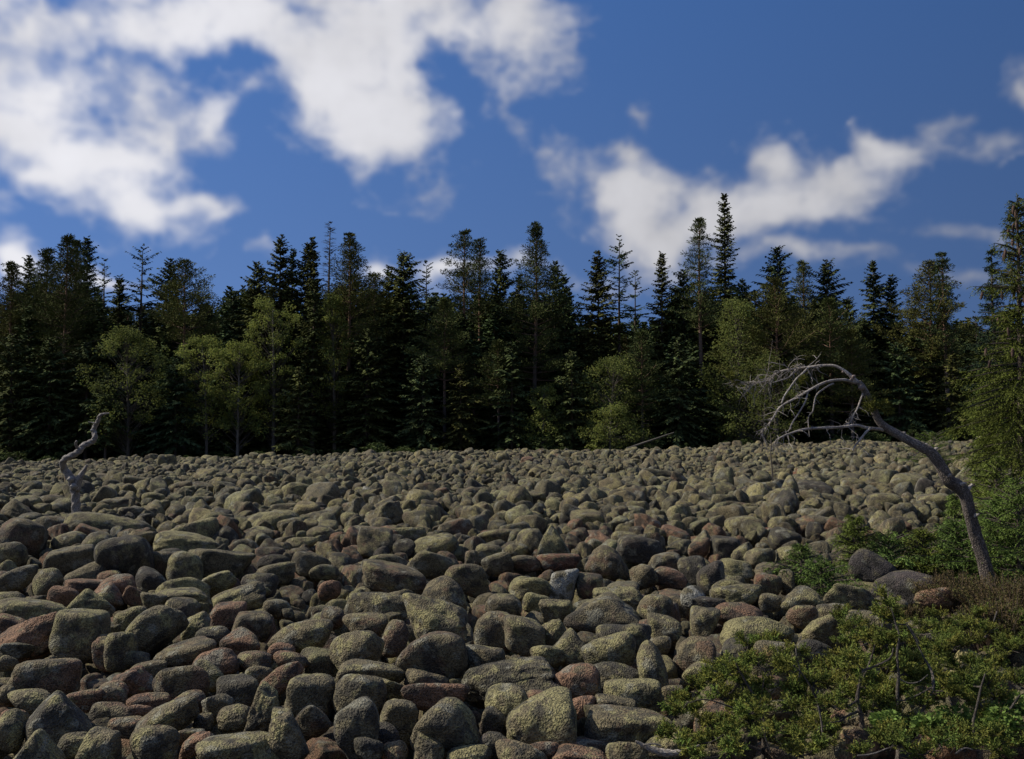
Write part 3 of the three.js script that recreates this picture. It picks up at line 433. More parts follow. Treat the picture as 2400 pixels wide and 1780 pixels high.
[1.296,0.254,-7.039,0.28,0.254,0.0,"r","b","",""],
[-3.434,0.367,-10.491,0.385,0.399,10.0,"r","l","",""],
[1.807,0.186,-5.29,0.226,0.17,0.0,"r","p","",""],
[2.05,0.196,-5.94,0.33,0.146,-6.0,"o","g","",""],
[1.596,0.251,-7.033,0.28,0.24,-4.0,"r","d","",""],
[-2.037,0.225,-6.9,0.307,0.209,-14.0,"o","p","",""],
[-0.196,0.234,-6.954,0.304,0.211,2.0,"f","b","",""],
[0.226,0.197,-6.018,0.296,0.159,10.0,"r","p","",""],
[-3.637,0.438,-15.03,0.866,0.344,-12.0,"o","l","",""],
[2.607,0.308,-8.93,0.406,0.255,3.0,"o","l","",""],
[0.184,0.316,-9.504,0.425,0.271,0.0,"r","l","",""],
[-2.789,0.259,-7.147,0.216,0.298,0.0,"b","g","",""],
[1.218,0.301,-8.496,0.311,0.291,10.0,"r","b","",""],
[0.786,0.171,-5.295,0.26,0.13,-10.0,"o","l","",""],
[-2.735,0.192,-5.473,0.165,0.217,0.0,"r","l","",""],
[-2.073,0.263,-7.981,0.305,0.25,10.0,"b","b","",""],
[1.216,0.221,-6.559,0.271,0.186,-14.0,"o","l","",""],
[-0.694,0.147,-5.464,0.182,0.186,20.0,"r","d","",""],
[-5.102,0.393,-12.193,0.409,0.418,14.0,"r","g","",""],
[-1.196,0.254,-8.104,0.374,0.2,6.0,"o","b","",""],
[-0.934,0.388,-12.305,0.571,0.305,-12.0,"b","l","",""],
[-6.495,0.421,-14.109,0.564,0.404,6.0,"r","b","",""],
[-3.82,0.301,-9.645,0.385,0.275,-12.0,"r","p","",""],
[-2.198,0.349,-10.909,0.436,0.312,10.0,"r","g","",""],
[-2.028,0.238,-7.483,0.304,0.206,6.0,"r","p","",""],
[-1.128,0.193,-5.645,0.179,0.192,-38.0,"o","b","",""],
[3.22,0.482,-13.82,0.531,0.396,-24.0,"o","g","",""],
[-3.068,0.272,-9.341,0.521,0.178,0.0,"o","l","",""],
[-2.933,0.184,-6.102,0.271,0.144,3.0,"o","g","",""],
[-0.547,0.201,-6.472,0.298,0.147,16.0,"o","b","",""],
[1.988,0.357,-9.936,0.301,0.34,-10.0,"r","d","",""],
[-0.886,0.263,-7.531,0.216,0.271,0.0,"r","b","",""],
[0.35,0.156,-5.167,0.294,0.093,2.0,"r","p","",""],
[1.526,0.29,-8.013,0.23,0.289,18.0,"r","g","",""],
[0.083,0.465,-15.016,0.745,0.315,4.0,"b","g","",""],
[-1.952,0.188,-6.017,0.239,0.154,-10.0,"r","p","",""],
[-3.967,0.243,-7.97,0.305,0.212,20.0,"o","p","",""],
[-1.579,0.182,-5.752,0.219,0.152,0.0,"r","g","",""],
[-0.072,0.284,-8.728,0.334,0.232,0.0,"r","g","",""],
[0.3,0.259,-7.651,0.256,0.232,-24.0,"a","g","",""],
[-0.429,0.18,-5.186,0.172,0.157,18.0,"a","l","",""],
[3.223,0.258,-7.789,0.347,0.177,6.0,"b","g","",""],
[7.872,0.711,-19.68,0.758,0.527,6.0,"b","l","",""],
[2.061,0.314,-9.436,0.361,0.251,0.0,"r","l","",""],
[-5.085,0.307,-10.252,0.393,0.273,0.0,"r","g","",""],
[-2.387,0.269,-8.414,0.295,0.24,0.0,"b","p","",""],
[1.205,0.267,-7.906,0.277,0.225,0.0,"r","g","",""],
[2.179,0.238,-7.184,0.286,0.177,16.0,"r","d","",""],
[-2.47,0.321,-10.437,0.417,0.258,-6.0,"r","g","",""],
[-2.836,0.273,-8.602,0.288,0.245,0.0,"r","g","",""],
[-0.768,0.205,-6.262,0.209,0.178,22.0,"a","l","",""],
[-2.593,0.192,-6.09,0.232,0.15,0.0,"o","p","",""],
[-2.914,0.303,-9.933,0.38,0.246,-12.0,"a","l","",""],
[-4.462,0.305,-10.449,0.434,0.239,-16.0,"o","g","",""],
[0.374,0.28,-8.534,0.299,0.227,0.0,"a","l","",""],
[4.435,0.469,-14.135,0.633,0.297,4.0,"b","g","",""],
[-1.396,0.337,-11.169,0.5,0.234,4.0,"o","g","",""],
[-2.485,0.307,-9.803,0.344,0.261,6.0,"r","d","",""],
[-3.639,0.31,-10.081,0.354,0.269,10.0,"r","d","",""],
[0.229,0.421,-12.29,0.354,0.398,0.0,"r","g","",""],
[-2.187,0.181,-6.047,0.254,0.131,0.0,"f","p","",""],
[3.252,0.301,-8.51,0.258,0.259,10.0,"b","b","",""],
[-0.216,0.156,-5.177,0.246,0.098,0.0,"o","l","",""],
[1.552,0.189,-5.872,0.233,0.133,0.0,"o","l","",""],
[2.737,0.278,-8.451,0.337,0.193,10.0,"r","g","",""],
[-2.347,0.176,-5.874,0.242,0.128,5.0,"r","b","",""],
[-5.681,0.372,-12.777,0.47,0.317,-8.0,"r","g","",""],
[-2.543,0.271,-9.518,0.501,0.163,-12.0,"o","l","",""],
[1.613,0.211,-6.315,0.21,0.167,0.0,"r","p","",""],
[1.245,0.217,-6.21,0.168,0.2,0.0,"r","g","",""],
[-8.063,0.445,-16.301,0.627,0.374,30.0,"a","b","",""],
[-3.18,0.254,-8.367,0.293,0.207,-25.0,"r","l","",""],
[-2.458,0.191,-6.171,0.186,0.175,0.0,"r","p","",""],
[-4.647,0.307,-9.988,0.303,0.285,-28.0,"o","l","",""],
[-2.008,0.209,-6.633,0.211,0.176,20.0,"r","l","",""],
[-0.092,0.172,-5.291,0.167,0.14,10.0,"r","d","",""],
[-4.285,0.579,-19.97,0.768,0.439,4.0,"r","l","",""],
[-2.946,0.453,-15.406,0.617,0.324,-8.0,"o","g","",""],
[-0.159,0.352,-11.032,0.37,0.273,-12.0,"r","g","",""],
[-0.114,0.206,-5.577,0.15,0.169,22.0,"b","b","",""],
[-3.862,0.35,-11.019,0.299,0.336,-6.0,"r","b","",""],
[0.401,0.16,-5.315,0.252,0.09,5.0,"f","p","",""],
[1.891,0.358,-10.491,0.302,0.3,0.0,"r","d","",""],
[3.911,0.644,-18.601,0.567,0.498,10.0,"r","b","",""],
[0.919,0.494,-14.88,0.453,0.398,26.0,"b","d","",""],
[-5.957,0.35,-11.848,0.36,0.316,0.0,"r","g","",""],
[-1.812,0.21,-7.009,0.267,0.146,4.0,"o","b","",""],
[1.609,0.324,-10.219,0.391,0.214,4.0,"o","p","",""],
[0.346,0.564,-17.8,0.628,0.408,-4.0,"a","g","",""],
[0.745,0.322,-9.603,0.268,0.274,4.0,"b","p","",""],
[-2.944,0.217,-7.261,0.173,0.241,0.0,"r","p","",""],
[-3.774,0.281,-9.352,0.298,0.231,8.0,"w","p","",""],
[-1.744,0.163,-5.452,0.173,0.134,12.0,"r","g","",""],
[2.804,0.376,-11.238,0.359,0.278,6.0,"r","g","",""],
[-4.385,0.416,-14.823,0.617,0.283,4.0,"r","d","",""],
[-2.339,0.159,-5.353,0.195,0.111,-8.0,"o","g","",""],
[0.257,0.234,-7.112,0.26,0.148,0.0,"r","l","",""],
[0.164,0.169,-5.232,0.19,0.109,6.0,"r","p","",""],
[1.357,0.338,-10.15,0.292,0.27,-10.0,"o","b","",""],
[-8.151,0.595,-21.822,0.735,0.501,4.0,"b","g","",""],
[-1.683,0.163,-5.34,0.211,0.101,-26.0,"o","p","",""],
[3.473,0.425,-12.661,0.405,0.302,16.0,"r","d","",""],
[-0.732,0.201,-5.152,0.155,0.126,0.0,"r","d","",""],
[2.579,0.402,-12.035,0.366,0.298,10.0,"b","d","",""],
[0.62,0.189,-6.012,0.257,0.102,4.0,"f","g","",""],
[-2.164,0.167,-5.635,0.196,0.117,6.0,"f","p","",""],
[-2.571,0.241,-8.086,0.27,0.177,-22.0,"a","l","",""],
[-1.555,0.214,-7.057,0.236,0.154,-8.0,"r","p","",""],
[2.707,0.342,-10.41,0.332,0.238,-12.0,"r","g","",""],
[5.987,0.535,-15.225,0.439,0.378,-20.0,"r","g","",""],
[-0.213,0.396,-13.345,0.555,0.229,-8.0,"o","b","",""],
[-2.317,0.23,-7.757,0.259,0.162,0.0,"r","d","",""],
[4.624,0.5,-15.29,0.563,0.292,5.0,"o","l","",""],
[2.408,0.34,-10.786,0.396,0.205,3.0,"o","l","",""],
[1.732,0.35,-11.211,0.412,0.214,0.0,"o","b","",""],
[-1.627,0.527,-17.201,0.524,0.394,0.0,"r","b","",""],
[0.228,0.28,-8.958,0.278,0.196,8.0,"b","l","",""],
[-3.216,0.277,-8.959,0.229,0.238,0.0,"a","g","",""],
[-4.605,0.261,-9.153,0.292,0.191,0.0,"r","g","",""],
[0.958,0.168,-5.361,0.17,0.111,0.0,"o","p","",""],
[0.416,0.179,-5.988,0.171,0.136,0.0,"r","p","",""],
[-0.614,0.162,-5.215,0.148,0.118,0.0,"r","p","",""],
[1.386,0.158,-5.197,0.197,0.088,0.0,"r","b","",""],
[3.803,0.468,-14.011,0.404,0.321,8.0,"r","l","",""],
[-0.278,0.367,-11.732,0.337,0.268,0.0,"b","g","",""],
[-4.266,0.27,-9.996,0.431,0.152,8.0,"f","p","",""],
[0.147,0.339,-11.163,0.374,0.213,-6.0,"r","b","",""],
[-2.618,0.397,-13.704,0.46,0.261,-10.0,"r","b","",""],
[-5.0,0.446,-15.749,0.479,0.331,0.0,"r","g","",""],
[-1.683,0.202,-6.671,0.191,0.145,-10.0,"r","b","",""],
[-1.43,0.4,-13.792,0.508,0.237,4.0,"o","l","",""],
[-7.178,0.47,-18.044,0.665,0.31,-4.0,"o","b","",""],
[-0.728,0.578,-18.594,0.507,0.426,0.0,"r","b","",""],
[-10.375,0.525,-21.763,0.838,0.354,4.0,"o","l","",""],
[-6.961,0.554,-20.693,0.664,0.396,-18.0,"o","b","",""],
[-1.996,0.312,-10.642,0.34,0.203,0.0,"r","g","",""],
[-2.712,0.325,-11.342,0.38,0.205,4.0,"r","d","",""],
[-3.633,0.232,-7.329,0.256,0.125,0.0,"a","d","",""],
[1.891,0.446,-14.525,0.511,0.249,0.0,"r","g","",""],
[-2.062,0.258,-8.783,0.252,0.184,0.0,"r","g","",""],
[3.677,0.562,-17.121,0.494,0.36,0.0,"b","g","",""],
[4.809,0.674,-20.199,0.583,0.425,0.0,"o","g","",""],
[-3.814,0.387,-13.389,0.385,0.281,26.0,"r","d","",""],
[6.818,0.687,-19.971,0.544,0.42,0.0,"o","g","",""],
[-2.498,0.192,-6.894,0.252,0.104,-4.0,"f","b","",""],
[1.464,0.4,-13.117,0.42,0.225,0.0,"o","l","",""],
[-1.501,0.256,-8.36,0.2,0.191,0.0,"r","b","",""],
[2.049,0.524,-16.103,0.387,0.369,0.0,"b","g","",""],
[2.271,0.39,-12.071,0.289,0.265,-8.0,"r","p","",""],
[-3.432,0.378,-13.509,0.411,0.232,0.0,"r","g","",""],
[-1.814,0.595,-20.86,0.669,0.339,4.0,"o","b","",""],
[-4.594,0.381,-14.206,0.477,0.217,6.0,"o","b","",""],
[-0.231,0.192,-6.473,0.154,0.135,0.0,"r","d","",""],
[-1.332,0.372,-12.312,0.295,0.258,14.0,"r","d","",""],
[-1.766,0.289,-9.657,0.231,0.202,0.0,"r","p","",""],
[-2.902,0.165,-5.856,0.167,0.1,10.0,"o","p","",""],
[0.03,0.362,-12.106,0.348,0.208,0.0,"r","l","",""],
[-8.573,0.471,-18.597,0.536,0.32,8.0,"o","b","",""],
[-6.673,0.558,-21.194,0.612,0.365,10.0,"o","b","",""],
[-1.69,0.214,-7.333,0.198,0.132,15.0,"o","p","",""],
[2.551,0.459,-14.119,0.316,0.31,0.0,"r","l","",""],
[2.709,0.372,-11.722,0.3,0.223,-26.0,"a","g","",""],
[-3.904,0.465,-17.103,0.548,0.261,0.0,"r","g","",""],
[-9.302,0.455,-19.092,0.673,0.255,0.0,"o","d","",""],
[-2.638,0.219,-7.069,0.191,0.121,0.0,"r","d","",""],
[0.761,0.455,-15.16,0.413,0.26,0.0,"r","l","",""],
[-2.191,0.17,-5.899,0.15,0.106,12.0,"r","p","",""],
[1.72,0.573,-19.043,0.58,0.291,-14.0,"o","g","",""],
[-3.3,0.415,-14.872,0.452,0.227,-8.0,"o","g","",""],
[-3.553,0.268,-9.411,0.225,0.179,20.0,"b","p","",""],
[1.784,0.272,-8.995,0.287,0.128,3.0,"o","d","",""],
[-1.525,0.149,-5.299,0.134,0.09,0.0,"r","p","",""],
[1.045,0.154,-5.188,0.148,0.078,0.0,"r","l","",""],
[2.325,0.281,-9.006,0.215,0.163,0.0,"b","g","",""],
[1.106,0.231,-7.483,0.167,0.142,0.0,"r","l","",""],
[2.704,0.334,-9.822,0.157,0.262,0.0,"r","g","",""],
[-2.767,0.354,-13.024,0.417,0.174,0.0,"r","l","",""],
[-6.782,0.499,-18.793,0.437,0.341,0.0,"r","g","",""],
[-1.631,0.232,-8.184,0.222,0.124,0.0,"o","g","",""],
[-4.188,0.292,-10.407,0.266,0.168,-12.0,"r","p","",""],
[2.182,0.633,-21.088,0.609,0.302,4.0,"b","d","",""],
[-11.143,0.738,-32.05,0.643,0.644,0.0,"b","g","",""],
[-1.754,0.168,-5.723,0.118,0.108,10.0,"r","b","",""],
[0.794,0.637,-20.921,0.453,0.38,0.0,"r","g","",""],
[1.679,0.495,-15.449,0.272,0.339,0.0,"b","b","",""],
[3.341,0.262,-8.345,0.186,0.143,-6.0,"r","g","",""],
[5.472,0.478,-14.667,0.329,0.252,8.0,"r","r","",""],
[3.821,0.52,-16.386,0.367,0.282,0.0,"r","b","",""],
[-0.45,0.359,-11.097,0.16,0.296,0.0,"b","b","",""],
[-2.492,0.437,-15.36,0.344,0.264,10.0,"r","g","",""],
[-3.149,0.183,-6.251,0.109,0.13,0.0,"r","b","",""],
[7.971,0.696,-19.262,0.309,0.442,20.0,"b","d","",""],
[1.003,0.186,-6.282,0.15,0.095,4.0,"b","b","",""],
[-2.204,0.392,-13.989,0.336,0.213,-16.0,"r","l","",""],
[-8.174,0.494,-19.776,0.475,0.302,-6.0,"r","l","",""],
[-2.808,0.479,-17.631,0.48,0.236,0.0,"o","b","",""],
[-6.545,0.427,-17.122,0.494,0.213,0.0,"b","d","",""],
[-3.552,0.197,-7.051,0.146,0.12,0.0,"o","g","",""],
[1.064,0.377,-12.454,0.259,0.214,0.0,"r","l","",""],
[-8.32,0.526,-20.663,0.431,0.355,0.0,"r","p","",""],
[3.174,0.474,-15.227,0.329,0.247,0.0,"r","l","",""],
[1.05,0.385,-13.488,0.41,0.154,4.0,"o","l","",""],
[5.324,0.529,-16.274,0.313,0.28,0.0,"r","g","",""],
[-5.582,0.615,-22.875,0.44,0.394,0.0,"r","d","",""],
[-2.339,0.158,-5.706,0.127,0.081,0.0,"o","p","",""],
[-2.669,0.176,-6.473,0.154,0.086,0.0,"r","p","",""],
[3.441,0.375,-12.341,0.296,0.165,-20.0,"o","l","",""],
[-10.494,0.587,-25.363,0.61,0.34,0.0,"o","p","",""],
[-5.906,0.476,-18.817,0.482,0.234,0.0,"o","b","",""],
[-1.833,0.231,-8.188,0.169,0.124,0.0,"r","g","",""],
[4.166,0.489,-15.604,0.325,0.238,-20.0,"r","b","",""],
[2.972,0.482,-15.392,0.271,0.264,0.0,"r","b","",""],
[0.389,0.177,-5.6,0.071,0.127,0.0,"b","p","",""],
[5.03,0.432,-13.602,0.261,0.208,10.0,"o","l","",""],
[-1.378,0.561,-19.683,0.379,0.301,-10.0,"r","p","",""],
[-5.251,0.484,-19.122,0.49,0.219,-4.0,"r","g","",""],
[5.754,0.468,-14.553,0.268,0.222,-6.0,"r","b","",""],
[0.367,0.155,-5.413,0.111,0.072,0.0,"r","d","",""],
[-9.479,0.51,-20.971,0.37,0.321,0.0,"r","l","",""],
[-2.704,0.255,-8.729,0.111,0.174,0.0,"b","p","",""],
[6.875,0.712,-22.128,0.426,0.296,0.0,"r","g","",""],
[3.425,0.252,-8.241,0.131,0.117,0.0,"r","p","",""],
[-22.599,0.363,-60.156,1.015,0.807,0.0,"r","l","",""],
[-1.035,0.234,-8.514,0.163,0.097,0.0,"o","p","",""],
[-4.382,0.332,-12.886,0.247,0.147,0.0,"r","g","",""],
[0.49,0.847,-31.442,0.555,0.391,4.0,"r","d","",""],
[0.473,0.18,-5.903,0.094,0.078,0.0,"r","p","",""],
[3.012,0.251,-7.89,0.088,0.15,0.0,"r","l","",""],
[7.497,0.617,-19.345,0.341,0.222,0.0,"r","g","",""],
[1.297,0.42,-14.628,0.258,0.167,0.0,"r","b","",""],
[-0.649,0.372,-13.031,0.177,0.186,0.0,"r","p","",""],
[-3.212,0.217,-8.064,0.116,0.107,0.0,"r","g","",""],
[-2.219,0.176,-6.4,0.091,0.085,0.0,"r","b","",""],
[-0.372,0.185,-6.515,0.093,0.086,0.0,"r","w","",""],
[5.429,0.438,-14.091,0.214,0.175,8.0,"r","r","",""],
[-1.948,0.239,-8.698,0.139,0.099,0.0,"r","p","",""],
[5.48,0.537,-17.235,0.249,0.214,0.0,"r","l","",""],
[4.96,0.523,-17.088,0.26,0.196,0.0,"r","b","",""],
[5.558,0.424,-13.717,0.176,0.157,0.0,"r","p","",""],
[-5.493,0.405,-16.059,0.154,0.184,0.0,"r","g","",""]
];
const SINGLE = 298;
const fillItems = [];                       // x, y, z, radius: what already lies on the field
{
  const proj = (o) => { const v = new THREE.Vector3(o[0], o[1], o[2]).project(camera); return { o, x: v.x * 512, y: -v.y * 380, w: o[3] / Math.hypot(o[0], o[2]) * 989, h: o[4] / Math.hypot(o[0], o[2]) * 989 }; };
  const all = STONES.slice(0, SINGLE).map(proj), marks = all.filter((s) => s.o[9]);
  const areas = all.map((s) => s.w * s.h).sort((a, b) => a - b), lo = areas[Math.floor(areas.length * 0.34)], hi = areas[Math.floor(areas.length * 0.8)];
  const toneWord = { p: 'pinkish', b: 'brown', g: 'grey-green', l: 'yellow-lichened', d: 'dark', k: 'charcoal', w: 'pale', r: 'reddish' };
  const shapeWord = { r: 'rounded', o: 'oval', a: 'angular', b: 'blocky', w: 'peaked', f: 'flat' };
  const dirs = ['right of', 'below and right of', 'below', 'below and left of', 'left of', 'above and left of', 'above', 'above and right of'];
  const ordinal = ['', 'next but one ', 'third ', 'fourth ', 'fifth ', 'sixth '];
  const taken = new Map(), taken2 = new Set();
  for (const s of all) {
    if (s.o[8]) { s.label = s.o[8]; continue; }
    let best = null, bd = 1e9;
    for (const m of marks) { const d = Math.hypot(s.x - m.x, (s.y - m.y) * 1.3); if (d < bd) { bd = d; best = m; } }
    const sec = ((Math.round(Math.atan2(s.y - best.y, s.x - best.x) / (Math.PI / 4)) % 8) + 8) % 8;
    s.mark = best; s.sec = sec; s.bd = bd;
    s.words = (s.w * s.h > hi ? 'large ' : s.w * s.h < lo ? 'small ' : '') + toneWord[s.o[7]] + ' ' + shapeWord[s.o[6]] + ' boulder';
  }
  for (const s of all.filter((q) => q.mark).sort((a, b) => a.bd - b.bd)) {
    const key = s.words + s.mark.o[9] + s.sec, n = taken.get(key) ?? 0;
    taken.set(key, n + 1);
    const lean = Math.abs(s.o[5]) > 15 ? 'tilted ' : '';
    s.label = ordinal[Math.min(n, 5)] + lean + s.words + ' ' + dirs[s.sec] + ' the ' + s.mark.o[9];
    if (taken2.has(s.label)) s.label = 'another ' + s.label;
    taken2.add(s.label);
  }
  all.forEach((s, i) => {
    const [x, y, z, w, h, turn, shape, tone] = s.o, R = rng(i * 31 + 5);
    const dep = Math.min(Math.sqrt(w * h) * (0.85 + 0.3 * R()), 1.15 * Math.max(h, w * 0.6));
    const px = Math.max(s.w, s.h), detail = clamp(Math.round(px / 3.9), 6, 22);
    const m = part('boulder', stoneGeometry(i + 1, shape, tone, w, h, dep, detail), stoneMat);
    m.position.set(x, y, z); m.rotation.set((R() - 0.5) * 0.2, Math.atan2(-x, -z) * 0.7 + (R() - 0.5) * 0.3, -turn * D2R, 'YXZ');
    tag(m, s.label, 'boulder', 'boulders of the stone field');
  });
  for (const k of ['snag', 'bent']) { const q = CURVES[k][1]; fillItems.push([q[0], q[1], q[2], 0.22], [q[0] * 0.975, q[1], q[2] * 0.975, 0.22], [q[0] * 0.95, q[1], q[2] * 0.95, 0.2]); }
  for (const o of STONES) fillItems.push([o[0], o[1], o[2], Math.sqrt(o[3] * o[4]) / 2]);
  // the rest of the field: thousands of further stones
  const near = [], far = [], shapes = 'rrorogobrabobrfoaw', tonesN = 'pbgbdbplbgppbglb', tonesF = 'glglblgglbglgldg';
  for (let i = 0; i < 16; i++) near.push({ g: stoneGeometry(1000 + i, 'roobraobrofarobw'[i], tonesN[i], 0.5, 0.33, 0.42, 9), m: [], c: [] });
  for (let i = 0; i < 16; i++) far.push({ g: stoneGeometry(2000 + i, 'aobawaobrafbaoaw'[i], tonesF[i], 0.5, 0.35, 0.43, 5), m: [], c: [] });
  const R = rng(4242), cell = 0.5, grid = new Map(), gk = (x, z) => Math.floor(x / cell) * 100003 + Math.floor(z / cell);
  const put = (x, z, r, hand) => { const k = gk(x, z); if (!grid.has(k)) grid.set(k, []); grid.get(k).push([x, z, r, hand]); };
  const free = (x, z, r, kk) => { for (let i = -2; i <= 2; i++) for (let j = -2; j <= 2; j++) for (const q of grid.get(gk(x + i * cell, z + j * cell)) ?? []) if (Math.hypot(x - q[0], z - q[1]) < (r + q[2]) * kk) return false; return true; };
  for (const q of fillItems) put(q[0], q[2], q[3], true);
  const M = new THREE.Matrix4(), Q = new THREE.Quaternion(), E = new THREE.Euler(), V = new THREE.Vector3(), S = new THREE.Vector3();
  function lay(x, z, size, lift, flatness = 1) {
    const d = -z, set = d < 14 && R() < 0.9 ? near : far, v = set[Math.floor(R() * set.length)], s = size / 0.46;
    E.set((R() - 0.5) * 1.3, R() * 6.283, (R() - 0.5) * 1.3); Q.setFromEuler(E);
    S.set(s * (0.78 + 0.3 * R()), s * (1.0 + 0.7 * R()) * flatness, s * (0.78 + 0.3 * R()));
    V.set(x, ground(x, z) + lift + (d > 12 ? 0.14 * (noise(x * 0.7, 5, z * 0.7) - 0.5) + 0.24 * sstep(13, 20, d) * (noise(x * 0.2, 8, z * 0.24) - 0.5) : 0), z);
    v.m.push(M.compose(V, Q, S).clone());
    const t = 0.8 + 0.4 * R(), warm = (R() - 0.5) * 0.12; v.c.push(rgb(t * (1 + warm), t, t * (1 - warm)));
  }
  const edge = (x) => 46.8 + 1.6 * (noise(x * 0.25, 9, 2) - 0.5);
  const inside = (x, z) => -z > 2.6 && -z < edge(x) && Math.abs(x) < -z * 0.57 + 5;
  const bush = (x, z) => (x > 5.2 && -z > 9.3 && -z < 16) || (x > 1.4 && -z < 5.6);   // plants cover the stones here
  for (let k = 0; k < 170000; k++) {
    const d = 2.6 + Math.sqrt(R()) * 44.5, x = (R() * 2 - 1) * (d * 0.57 + 5), z = -d;
    if (!inside(x, z)) continue;
    const t = k / 170000, big = t < 0.003 ? 0.5 + 0.3 * R() * R() : t < 0.12 ? 0.27 + 0.2 * R() : 0.14 + 0.15 * R();
    const size = (d > 22 ? 0.82 : 1) * (d < 5.6 ? Math.min(big, 0.22) : d < 13 ? Math.min(big, 0.38) : big);
    if (!free(x, z, size / 2, d < 13 ? 0.8 : 0.8)) continue;
    if (bush(x, z) && size > (d < 5.6 ? 0.16 : 0.25)) continue;
    put(x, z, size / 2); lay(x, z, size, (d < 12 ? -0.085 : 0) + size * (d < 13 ? -0.1 : 0.1) + (d > 13 ? 0.16 * (R() - 0.5) : 0));
  }
  // the layer of stones underneath
  for (let z = -2.8; z > -46.5; z -= 0.26) for (let x = z * 0.57 - 4.8; x < -z * 0.57 + 4.8; x += 0.26) if (R() < 0.9) lay(x + (R() - 0.5) * 0.2, z + (R() - 0.5) * 0.2, 0.24 + 0.16 * R(), (z > -12 ? -0.28 : -0.2) - 0.06 * R());
  for (const o of STONES.slice(SINGLE)) { const v = near[Math.floor(R() * near.length)]; E.set(0, R() * 6.28, -o[5] * D2R); v.m.push(M.compose(V.set(o[0], o[1], o[2]), Q.setFromEuler(E), S.set(o[3] / 0.5, o[4] / 0.34, o[3] / 0.5)).clone()); v.c.push(rgb(1, 1, 1)); }
  const mass = tag(new THREE.Group(), 'countless smaller rounded stones filling the field between the single boulders', null, null, 'stuff');
  mass.name = 'boulder_field'; scene.add(mass);
  let count = 0;
  for (const v of [...near, ...far]) {
    const im = lit(new THREE.InstancedMesh(v.g, stoneMat, v.m.length)); im.name = 'boulder_mass'; im.userData.kind = 'stuff';
    v.m.forEach((m, i) => { im.setMatrixAt(i, m); im.setColorAt(i, v.c[i]); }); count += v.m.length;
    mass.add(im);
  }
}

